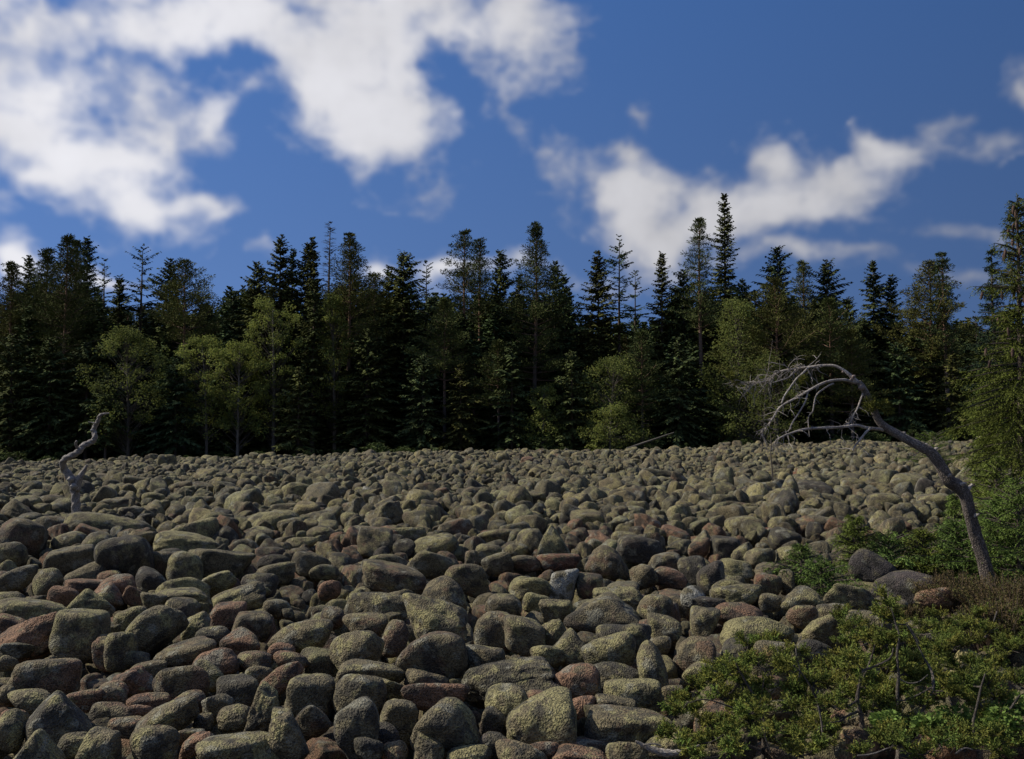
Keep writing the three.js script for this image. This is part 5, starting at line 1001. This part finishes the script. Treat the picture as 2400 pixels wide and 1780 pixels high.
// the forest behind, read as one mass
{
  const forest = tag(new THREE.Group(), 'dark mass of conifers deep in the forest behind the edge trees', null, null, 'stuff'); forest.name = 'distant_forest'; scene.add(forest);
  const R = rng(808), kinds = [];
  for (let i = 0; i < 5; i++) { const t = i < 4 ? spruce(3000 + i, 10, 2.6, 0.03, { ragged: 1, power: 0.66, whorl: 7, gap: 0.34, step: 0.16, leafw: 0.085, twig: 1.2, hang: 1 }) : pine(3100, 10, 2.3, 0.3, { tufts: 24, clump: 1.25 }); kinds.push({ parts: [[t.wood.build(), barkMat, 'trunk_mass'], [t.leaves.build(), needleMat, 'crown_mass']], m: [] }); }
  const M = new THREE.Matrix4();
  const topLine = (a) => a < -0.41 ? 660 : a < -0.29 ? 715 : a < -0.12 ? 668 : a < 0.06 ? 684 : a < 0.16 ? 745 : a < 0.33 ? 690 : 745;     // how high the far tree line stands, left to right
  for (let k = 0; k < 760; k++) {
    const d = k < 300 ? 52.5 + 9 * R() : 60 + 46 * Math.pow(R(), 1.2), a = (R() * 2 - 1) * 0.72, x = a * d, y0 = ground(x, -d);
    const row = k < 300 ? topLine(a) + 30 + 230 * Math.pow(R(), 1.1) : topLine(a) + 60 * Math.pow(R(), 1.5) - 6, top = EYE.y + (1010 - row) / 2318.5 * d, h = clamp(top - y0, 2.5, 22);
    const v = kinds[Math.floor(R() * 4.6)], s = h / 10, wide = Math.min(1.4, s * (0.85 + 0.4 * R()) + 0.15);
    v.m.push(M.compose(new THREE.Vector3(x, y0 - 0.1, -d), new THREE.Quaternion().setFromEuler(new THREE.Euler(0, R() * 6.28, 0)), new THREE.Vector3(wide, s, wide)).clone());
  }
  for (const v of kinds) for (const [g, m, n] of v.parts) { const im = lit(new THREE.InstancedMesh(g, m, v.m.length)); im.name = n; im.userData.kind = 'stuff'; v.m.forEach((q, i) => im.setMatrixAt(i, q)); forest.add(im); }
}

// ---------------------------------------------------------------- near plants and dead wood
const local = (pts, o) => pts.map((p) => [p[0] - o[0], p[1] - o[1], p[2] - o[2], ...p.slice(3)]);
// near spruces
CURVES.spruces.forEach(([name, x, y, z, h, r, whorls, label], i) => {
  const big = h > 3, t = spruce(6000 + i, h, r, big ? 0.16 : 0.04, { near: 1, gap: h / whorls * (big ? 0.95 : 0.95), whorl: big ? 6.5 : 8, sag: big ? 0.75 : 0.25, lift: big ? -0.05 : 0.2, hang: big ? 1.5 : 0.4, twig: big ? 0.7 : 0.5, tone: i === 1 ? [0.035, 0.055, 0.028] : big ? [0.078, 0.104, 0.024] : [0.112, 0.150, 0.034], nstep: i === 1 ? 0.02 : big ? 0.0105 : 0.008, nlen: i === 1 ? 0.04 : big ? 0.028 : 0.024, nwid: i === 1 ? 0.009 : big ? 0.005 : 0.0036, power: big ? 0.75 : 0.7 });  // second spruce: its shade is put into the darker needle tone
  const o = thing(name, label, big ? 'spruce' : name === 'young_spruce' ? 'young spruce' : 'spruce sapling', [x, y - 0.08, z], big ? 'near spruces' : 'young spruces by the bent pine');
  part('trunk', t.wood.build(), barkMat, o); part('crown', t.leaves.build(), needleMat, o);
  if (i === 0) { // hanging cones near the top
    const R = rng(77), prof = [[0.001, 0], [0.011, -0.008], [0.017, -0.03], [0.018, -0.06], [0.014, -0.09], [0.006, -0.115], [0.001, -0.12]].map((q) => new THREE.Vector2(q[0] * 0.95, q[1] * 0.95));
    const cone = new THREE.LatheGeometry(prof, 8); { const q = cone.attributes.position; for (let e = 0; e < q.count; e++) { const k = 1 + 0.18 * Math.sin(q.getY(e) * 260 + Math.atan2(q.getZ(e), q.getX(e)) * 3); q.setX(e, q.getX(e) * k); q.setZ(e, q.getZ(e) * k); } cone.computeVertexNormals(); }
    const cm = new THREE.MeshStandardMaterial({ color: rgb(0.078, 0.044, 0.032), roughness: 0.8 });
    for (let e = 0; e < 40; e++) { const p = t.tips[Math.floor(R() * t.tips.length)]; const c = part('cone', cone, cm, o); c.position.set(p[0] + (R() - 0.5) * 0.12, p[1] - 0.02 - 0.04 * R(), p[2] + (R() - 0.5) * 0.12); c.rotation.set((R() - 0.5) * 0.5, R() * 6, (R() - 0.5) * 0.5); }
  }
});
// bent dead pine
{
  const b = CURVES.bent, o0 = [b[1][0], b[1][1], b[1][2]], o = thing('dead_pine', 'leaning dead pine bent over in an arch with bare silvery branches', 'dead tree', o0);
  const trunkTone = (t, q, an) => { const n = fbm(q[0] * 9, q[1] * 9, an * 2, 3), k = 0.65 + 0.7 * n; const pale = sstep(0.35, 0.8, t) * 0.5 + 0.25 * sstep(0.5, 0.7, n); return [mix(0.17, 0.46, pale) * k, mix(0.145, 0.415, pale) * k, mix(0.128, 0.37, pale) * k]; };
  const s = new Shape3(); s.limb(local(b, o0), 14, trunkTone, { step: 9, rough: 0.12, twist: 0.5 }); part('trunk', s.build(true), oldBarkMat, o);
  const silver = (t, q) => { const k = 0.6 + 0.75 * noise(q[0] * 22, q[1] * 22, q[2] * 22); return [0.68 * k, 0.63 * k, 0.58 * k]; };
  const R = rng(313);
  function twigs(shape, rows, n, len, sag) {
    for (let e = 0; e < n; e++) {
      const p = rows[Math.floor(mix(0.35, 1, R()) * (rows.length - 1))]; let d = norm3([-0.3 + (R() - 0.5) * 2.2, (R() - 0.55) * 1.8, (R() - 0.5) * 2]), q = [p[0], p[1], p[2], Math.min(p[3], 0.0045)]; const L = len * (0.15 + 1.25 * R() * R() + 0.2 * R()), pts = [q];
      for (let v = 1; v <= 4; v++) { d = norm3([d[0] + (R() - 0.5) * 1.0, d[1] - sag * 0.45 + (R() - 0.5) * 0.9, d[2] + (R() - 0.5) * 0.7]); q = [q[0] + d[0] * L / 4, q[1] + d[1] * L / 4, q[2] + d[2] * L / 4, 0.0042 * (1 - v / 4.8)]; pts.push(q); }
      shape.limb(pts, 4, silver);
      if (len > 0.1 && R() < 0.6) { const f = pts[2], d2 = norm3([d[0] + (R() - 0.5) * 1.6, d[1] + (R() - 0.5), d[2] + (R() - 0.5) * 1.6]); shape.limb([[f[0], f[1], f[2], 0.004], [f[0] + d2[0] * L * 0.25, f[1] + d2[1] * L * 0.25, f[2] + d2[2] * L * 0.25, 0.003], [f[0] + d2[0] * L * 0.4, f[1] + d2[1] * L * 0.4 - 0.02, f[2] + d2[2] * L * 0.4, 0.002]], 4, silver); }
    }
  }
  for (const [k, n, len, sag] of [['crown_limb', 130, 0.3, 0.28], ['long_limb', 60, 0.18, 0.3], ['inner_limb', 5, 0.12, 0.2], ['crooked_limb', 6, 0.1, 0.15], ['slanting_limb', 5, 0.1, 0.2], ['low_limb', 26, 0.18, 0.35], ['drooping_limb', 8, 0.2, 0.25], ['hanging_limb', 26, 0.18, 0.2], ['spur_limb', 5, 0.1, 0.3]]) {
    const s2 = new Shape3(), rows = s2.limb(local(CURVES[k], o0).map((q) => [q[0], q[1], q[2], q[3] * 0.8]), 8, silver, { step: 5, rough: 0.12 });
    twigs(s2, rows, n, len, sag);
    part('branch', s2.build(true), silverMat, o);
  }
  const trunkRows = local(b, o0);
  for (let e = 0; e < 11; e++) { // broken stubs along the trunk
    const at = 3 + (e / 11) * (trunkRows.length - 5), p = trunkRows[Math.floor(at)], d = norm3([(R() - 0.5) * 2, 0.2 + R() * 0.8, (R() - 0.3) * 1.6]), L = p[3] + 0.02 + 0.06 * R(), q = new Shape3();
    q.limb([[p[0], p[1], p[2], p[3] * 0.45], [p[0] + d[0] * L * 0.7, p[1] + d[1] * L * 0.7, p[2] + d[2] * L * 0.7, p[3] * 0.3], [p[0] + d[0] * L * 1.1, p[1] + d[1] * L, p[2] + d[2] * L * 1.1, p[3] * 0.16]], 8, silver, { step: 4, rough: 0.2 }); part('stub', q.build(true), silverMat, o);
  }
  for (const [x, y, z, r] of local(CURVES.knots, o0)) { const g = new THREE.IcosahedronGeometry(r * 0.9, 3), q = g.attributes.position; for (let e = 0; e < q.count; e++) { const k = 0.8 + 0.5 * noise(q.getX(e) * 70, q.getY(e) * 70, q.getZ(e) * 70); q.setXYZ(e, q.getX(e) * k + x, q.getY(e) * k + y, q.getZ(e) * k + z); } const gg = mergeVertices((g.deleteAttribute('uv'), g.deleteAttribute('normal'), g), 1e-5); gg.computeVertexNormals(); part('knot', gg, new THREE.MeshStandardMaterial({ color: rgb(0.2, 0.155, 0.13), roughness: 0.9 }), o); }
  const tf = new Shape3();
  for (const [x, y, z, r] of local(CURVES.tufts, o0)) for (let e = 0; e < 260; e++) { const rd = randDir(R), rr = Math.pow(R(), 0.5) * r * 1.5, p = [x + rd[0] * rr, y + rd[1] * rr * 0.8, z + rd[2] * rr], d = norm3([rd[0], rd[1] + 0.3, rd[2]]); const k = 0.6 + 0.8 * R(); tf.leaf(p, d, norm3(cross3(d, randDir(R))), 0.04, 0.003, [0.13 * k, 0.135 * k, 0.03 * k]); }
  tag(part('needle_tuft', tf.build(), needleMat, o), 'last green needles still clinging near the bend');
}
// twisted grey stump
{
  const b = CURVES.snag, o0 = [b[1][0], b[1][1], b[1][2]], o = thing('dead_stump', 'twisted silver-grey dead tree stump rising like a swan neck from the stones', 'dead tree', o0);
  const grey = (t, q, an) => { const k = 0.55 + 0.9 * fbm(q[0] * 16 + an, q[1] * 5, q[2] * 16, 3); return [0.33 * k, 0.31 * k, 0.295 * k]; };
  const s = new Shape3(); s.limb(local(b, o0), 14, grey, { step: 6, rough: 0.13, twist: 4 }); part('trunk', s.build(true), silverMat, o);
  for (const k of ['snag_fork', 'snag_stub', 'snag_twig']) { const q = new Shape3(); q.limb(local(CURVES[k], o0), 9, grey, { step: 4, rough: 0.12 }); part('branch', q.build(true), silverMat, o); }
  for (const [x, y, z, r] of local(CURVES.snag_knots, o0)) { const g = new THREE.IcosahedronGeometry(r, 3), q = g.attributes.position; for (let e = 0; e < q.count; e++) { const k = 0.8 + 0.5 * noise(q.getX(e) * 40, q.getY(e) * 40, q.getZ(e) * 40); q.setXYZ(e, q.getX(e) * k + x, q.getY(e) * k + y, q.getZ(e) * k + z); } g.deleteAttribute('uv'); g.deleteAttribute('normal'); const gg = mergeVertices(g, 1e-5); gg.computeVertexNormals(); part('knot', gg, new THREE.MeshStandardMaterial({ color: rgb(0.24, 0.225, 0.21), roughness: 0.85 }), o); }
}
// bleached driftwood branch and a dead sapling
{
  const o0 = CURVES.driftwood[0].slice(0, 3), o = thing('driftwood', 'bleached splintered branch lying on the stones at the bottom edge', 'branch', o0);
  const pale = (t, q, an) => { const k = 0.5 + 1.0 * fbm(q[0] * 20 + an * 2, q[1] * 30, q[2] * 20, 3); return [0.5 * k, 0.46 * k, 0.4 * k]; };
  for (const k of ['driftwood', 'driftwood_prong']) { const s = new Shape3(); s.limb(local(CURVES[k], o0), 10, pale, { step: 6, rough: 0.22, twist: 6 }); part(k === 'driftwood' ? 'stem' : 'branch', s.build(true), silverMat, o); }
  const d0 = CURVES.dead_sapling[0].slice(0, 3), d = thing('dead_sapling', 'thin dark leafless sapling stick standing among stones under the dead branch tips', 'dead sapling', d0);
  const s = new Shape3(), rows = s.limb(local(CURVES.dead_sapling, d0), 5, [0.07, 0.06, 0.05], { step: 3 }), R = rng(5);
  part('stem', s.build(), barkMat, d);
  for (let e = 0; e < 7; e++) { const q = new Shape3(), p = rows[Math.floor((0.35 + 0.6 * R()) * (rows.length - 1))], a = R() * 6.28, L = 0.05 + 0.08 * R(); q.limb([[p[0], p[1], p[2], 0.004], [p[0] + Math.cos(a) * L, p[1] + L * 0.5, p[2] + Math.sin(a) * L, 0.002]], 4, [0.08, 0.07, 0.06]); part('twig', q.build(), barkMat, d); }
}
{
  const f0 = CURVES.fallen_trunk[0].slice(0, 3), f = thing('fallen_trunk', 'thin fallen grey trunk leaning at the forest edge right of the low light bush', 'fallen trunk', f0), s = new Shape3();
  s.limb(local(CURVES.fallen_trunk, f0), 7, [0.10, 0.09, 0.075], { step: 4, rough: 0.1 }); part('stem', s.build(), barkMat, f);
  // low growth along the edge of the forest
  const R = rng(6060), kinds = [0, 1, 2].map((i) => { const t = broadleaf(7000 + i, 1, 0.55, 0.05, { tone: [0.07, 0.095, 0.03], bark: [0.1, 0.085, 0.07], clumps: 26, leaves: 34, clump: 0.42 }); return { g: mergeGeometries([t.wood.build(), t.leaves.build()].map((g) => { g.deleteAttribute('uv'); return g; })), m: [] }; });
  for (let k = 0; k < 130; k++) { const x = (R() * 2 - 1) * 31, z = -(46.6 + 3.4 * R() + 1.2 * noise(x * 0.3, 1, 4)), h = (0.22 + 0.8 * R() * R() * R()) * (z < -48 ? 1.6 : 0.8), w = h * (0.8 + 0.9 * R()); kinds[k % 3].m.push(new THREE.Matrix4().compose(new THREE.Vector3(x, ground(x, z) + (z > -47.5 ? 0.05 : -0.05), z), new THREE.Quaternion().setFromEuler(new THREE.Euler(0, R() * 6.28, 0)), new THREE.Vector3(w, h, w))); }
  const u = tag(new THREE.Group(), 'dark low undergrowth fringing the foot of the forest', null, null, 'stuff'); u.name = 'undergrowth'; scene.add(u);
  for (const v of kinds) { const im = lit(new THREE.InstancedMesh(v.g, leafMat, v.m.length)); im.name = 'undergrowth_mass'; im.userData.kind = 'stuff'; v.m.forEach((m, i) => im.setMatrixAt(i, m)); u.add(im); }
}
// junipers, the leafy shrub and the heather
function needleShoots(F, W, bark, c, R, tone, n, dense) {
  const [x, y, z, rx, ry] = c, nb = 9 + Math.floor(R() * 4), per = Math.max(6, Math.round(n / nb));
  for (let b = 0; b < nb; b++) {
    const a = R() * 6.283, up = 0.15 + 1.1 * R(), D = norm3([Math.cos(a), up, Math.sin(a) * 0.8]), L = (0.7 + 0.6 * R()) * mix(rx, ry, D[1]) * 1.35, o = [x - D[0] * L * 0.25, y - ry * 0.4, z - D[2] * L * 0.25], bend = (R() - 0.3) * 0.3;
    const P = (s) => [o[0] + D[0] * L * s, o[1] + D[1] * L * s - bend * L * s * s, o[2] + D[2] * L * s];
    W.limb([[...P(0), 0.0035], [...P(0.5), 0.0026], [...P(1), 0.0014]], 4, bark);
    const bt0 = 0.6 + 0.75 * R(), yel0 = R();
    for (let e = 0; e < per; e++) {
      const s = 0.2 + 0.85 * Math.pow(R(), 0.8), p = P(s), rd = randDir(R), d = norm3([D[0] * 0.8 + rd[0] * 0.9, D[1] * 0.7 + rd[1] * 0.7 + 0.25, D[2] * 0.8 + rd[2] * 0.9]), l0 = (0.03 + 0.045 * R()) * (1.15 - 0.4 * s), bt = bt0 * (0.7 + 0.6 * R()), k = [tone[0] * bt * mix(0.85, 1.3, yel0), tone[1] * bt, tone[2] * bt];
      for (let v = 0; v < dense; v++) { const f = v / dense, nd0 = randDir(R), nd = norm3([nd0[0] + d[0] * 0.9, nd0[1] + d[1] * 0.9, nd0[2] + d[2] * 0.9]), q = [p[0] + d[0] * l0 * f, p[1] + d[1] * l0 * f, p[2] + d[2] * l0 * f], l = 0.012 + 0.008 * R(), sd = norm3(cross3(nd, randDir(R))), w = 0.0026; F.tri([q[0] + sd[0] * w, q[1] + sd[1] * w, q[2] + sd[2] * w], [q[0] - sd[0] * w, q[1] - sd[1] * w, q[2] - sd[2] * w], [q[0] + nd[0] * l, q[1] + nd[1] * l, q[2] + nd[2] * l], k); }
    }
  }
}
function shrub(name, label, cat, stems, puffs, tone, seed, stemTone) {
  const R = rng(seed), o0 = stems[0][0].slice(0, 3); o0[1] = ground(o0[0], o0[2]) - 0.1;
  const o = thing(name, label, cat, o0, cat === 'juniper' ? 'junipers in the lower right' : undefined);
  const bark = (t, q) => { const k = 0.7 + 0.9 * noise(q[0] * 30, q[1] * 30, q[2] * 30); return [stemTone[0] * k, stemTone[1] * k, stemTone[2] * k]; };
  const pts = [];
  stems.forEach((st0) => { const st = st0.map((q) => [q[0], q[1], q[2], q[3] * 0.75]), s = new Shape3(), first = st[0], low = [first[0] + (R() - 0.5) * 0.08, ground(first[0], first[2]) - 0.15, first[2], first[3] * 1.15]; const rows = s.limb(local(first[1] - low[1] < 0.9 && first[3] > 0.009 ? [low, ...st] : st, o0), 8, bark, { step: 5, rough: 0.14 }); part('stem', s.build(true), oldBarkMat, o); pts.push(...rows); });
  if (name === 'juniper_bush') for (const st of stems) for (let e = 1; e < st.length; e++) { const a = st[e - 1], b = st[e], n = Math.max(1, Math.round(Math.hypot(b[0] - a[0], b[1] - a[1], b[2] - a[2]) / 0.075)); if (e / st.length > 0.3) for (let v = 0; v < n; v++) { if (R() < 0.35) continue; const f = (v + R()) / n; puffs.push([mix(a[0], b[0], f) + (R() - 0.5) * 0.16, mix(a[1], b[1], f) + (R() - 0.35) * 0.1, mix(a[2], b[2], f) - 0.02 - R() * 0.16, 0.05 + 0.035 * R(), 0.045 + 0.03 * R(), 'n']); } }
  const tw = new Shape3(), F = new Shape3();
  const near0 = (c) => Math.min(...pts.slice(0, trunkPts).map((p) => Math.hypot(p[0] - c[0], p[1] - c[1], p[2] - c[2]))), trunkPts = pts.length;
  for (const c of local(puffs, o0).map((c) => [near0(c), c]).sort((a, b) => a[0] - b[0]).map((q) => q[1])) {
    const c2 = [c[0], c[1], c[2], c[3], c[4]];
    let best = pts[0], bd = 1e9; for (const p of pts) { const d = Math.hypot(p[0] - c2[0], (p[1] - c2[1]) * (p[1] > c2[1] ? 1.6 : 1), p[2] - c2[2]); if (d < bd) { bd = d; best = p; } }
    pts.push([c2[0], c2[1], c2[2], 0.004]); tw.limb([[best[0], best[1], best[2], 0.0045], [mix(best[0], c2[0], 0.5) + (R() - 0.5) * 0.04, mix(best[1], c2[1], 0.5) - 0.02, mix(best[2], c2[2], 0.5) + (R() - 0.5) * 0.04, 0.0038], [c2[0], c2[1], c2[2], 0.003]], 5, bark, { step: 3 });
    for (let e = 0; e < 2; e++) { const rd = randDir(R); tw.limb([[c2[0], c2[1], c2[2], 0.003], [c2[0] + rd[0] * c2[3] * 0.6, c2[1] + Math.abs(rd[1]) * c2[4] * 0.4, c2[2] + rd[2] * c2[3] * 0.6, 0.0022], [c2[0] + rd[0] * c2[3], c2[1] + rd[1] * c2[4], c2[2] + rd[2] * c2[3], 0.0015]], 4, bark); }
    const kind = c[5], tn = kind === 'r' ? [0.24, 0.12, 0.045] : kind === 'y' ? [0.25, 0.20, 0.09] : tone;
    if (name === 'leafy_shrub') for (let e = 0; e < 420; e++) { const rd = randDir(R), rr = Math.pow(R(), 0.42), p = [c2[0] + rd[0] * rr * c2[3] * 1.2, c2[1] + rd[1] * rr * c2[4] * 1.1, c2[2] + rd[2] * rr * c2[3] * 1.2], d = norm3([rd[0] + (R() - 0.5), (R() - 0.3), rd[2] + (R() - 0.5)]), k = 0.6 + 0.8 * R(); F.leaf(p, d, norm3(cross3(d, randDir(R))), 0.028, 0.009, [tone[0] * k, tone[1] * k, tone[2] * k]); }
    else needleShoots(F, tw, bark, c2, R, tn, Math.round(1750 * Math.sqrt(c2[3] * c2[4])), 14);
  }
  part('twig', tw.build(true), oldBarkMat, o).userData.kind = 'stuff'; part('foliage', F.build(), name === 'leafy_shrub' ? leafMat : needleMat, o).userData.kind = 'stuff';
  return o;
}
shrub('juniper_bush', 'straggly low juniper sprawling over the bottom boulders, leftmost of the junipers', 'juniper', CURVES.left_stems, CURVES.left_puffs, [0.135, 0.17, 0.038], 21, [0.20, 0.17, 0.145]);
shrub('juniper_bush', 'juniper with a thick crooked bare trunk and open middle', 'juniper', CURVES.middle_stems, CURVES.middle_puffs.concat(CURVES.middle_puffs.filter((q, i) => i % 4 === 1).map((q, i) => [q[0] + 0.08 * Math.sin(i * 2.3), q[1] + 0.04 + 0.04 * Math.sin(i * 1.7), q[2] - 0.12 - 0.1 * Math.cos(i * 3.1), q[3], q[4], 'n'])), [0.135, 0.165, 0.038], 22, [0.25, 0.215, 0.19]);
shrub('juniper_bush', 'dense juniper with forked pale stems and a rusty dead sprig, against the frame edge', 'juniper', CURVES.right_stems, CURVES.right_puffs.concat(CURVES.right_puffs.filter((q, i) => q[5] === 'n' && i % 5 < 3).map((q, i) => [q[0] + 0.09 * Math.sin(i * 2.3), q[1] + 0.05 + 0.05 * Math.sin(i * 1.7), q[2] - 0.14 - 0.1 * Math.cos(i * 3.1), q[3], q[4], 'n'])), [0.125, 0.155, 0.036], 23, [0.28, 0.25, 0.22]);
shrub('leafy_shrub', 'bright green small-leaved shrub growing low through the densest juniper', 'shrub', [[CURVES.leafy_puffs[1].slice(0, 3).concat(0.006), CURVES.leafy_puffs[0].slice(0, 3).concat(0.004)]], CURVES.leafy_puffs, [0.14, 0.21, 0.05], 24, [0.12, 0.1, 0.07]);
['crooked grey bare twig rising between the left and middle junipers', 'thin forked bare stick above the middle juniper, lower on the tilt', 'pale dry stick poking highest out of the junipers', 'slanting bare stick beside the highest dry stick', 'short bare stick near the brown heather', 'bare twig hanging at the bottom between junipers', 'pale upright twig beside the crooked juniper trunk', 'arched thin bare twig strung between juniper stems', 'bare root-like stick on the bottom stones by the crooked trunk', 'small pale stick at the bottom under the dense juniper'].forEach((label, i) => {
  const c = CURVES.bare_sticks[i], o0 = c[0].slice(0, 3), s = new Shape3(); s.limb(local(c, o0), 6, (t, q) => { const k = 0.6 + 0.8 * noise(q[0] * 40, q[1] * 40, q[2] * 40); return [0.36 * k, 0.33 * k, 0.30 * k]; }, { step: 4, rough: 0.1 });
  const m = part('dead_stick', s.build(true), silverMat); m.position.set(...o0); tag(m, label, 'stick', 'bare sticks among the junipers');
});
['brown heather clump to the left of the bent pine foot', 'wide brown heather clump around the bent pine foot', 'brown heather in front of the pine foot above the dense juniper', 'little brown heather tuft beside the pinkish dome boulder'].forEach((label, i) => {
  const [x, y, z, r] = CURVES.heathers[i], R = rng(900 + i), y0 = ground(x, z) - 0.05, o = thing('heather_shrub', label, 'heather', [x, y0, z], 'brown heather clumps'), st = new Shape3(), F = new Shape3();
  for (let e = 0; e < 260; e++) {
    const a = R() * 6.28, q = Math.sqrt(R()), b = [Math.cos(a) * q * r * 0.7, 0, Math.sin(a) * q * r * 0.5], hgt = Math.max(0.16, (y - y0) + r * 0.55) * (0.6 + 0.4 * R()) * (1 - 0.4 * q * q), tip = [b[0] * 1.7 + (R() - 0.5) * 0.1, hgt, b[2] * 1.7 + (R() - 0.5) * 0.1];
    st.limb([[...b, 0.003], [mix(b[0], tip[0], 0.4), hgt * 0.55, mix(b[2], tip[2], 0.4), 0.0025], [...tip, 0.0012]], 3, [0.10, 0.07, 0.05]);
    const green = R() < 0.45;
    for (let v = 0; v < 60; v++) { const f = 0.3 + 0.7 * R(), p = [mix(b[0], tip[0], f * f), hgt * f, mix(b[2], tip[2], f * f)], rd = randDir(R), d = norm3([rd[0], rd[1] + 0.9, rd[2]]), k = 0.6 + 0.8 * R(), off = 0.012; { const o1 = [p[0] + rd[0] * off, p[1] + rd[1] * off, p[2] + rd[2] * off], sd = norm3(cross3(d, randDir(R))); F.tri([o1[0] + sd[0] * 0.004, o1[1] + sd[1] * 0.004, o1[2] + sd[2] * 0.004], [o1[0] - sd[0] * 0.004, o1[1] - sd[1] * 0.004, o1[2] - sd[2] * 0.004], [o1[0] + d[0] * 0.018, o1[1] + d[1] * 0.018, o1[2] + d[2] * 0.018], green ? [0.075 * k, 0.075 * k, 0.025 * k] : [0.108 * k, 0.080 * k, 0.038 * k]); } }
  }
  part('stem', st.build(), barkMat, o); part('foliage', F.build(), needleMat, o);
});
renderer.render(scene, camera);
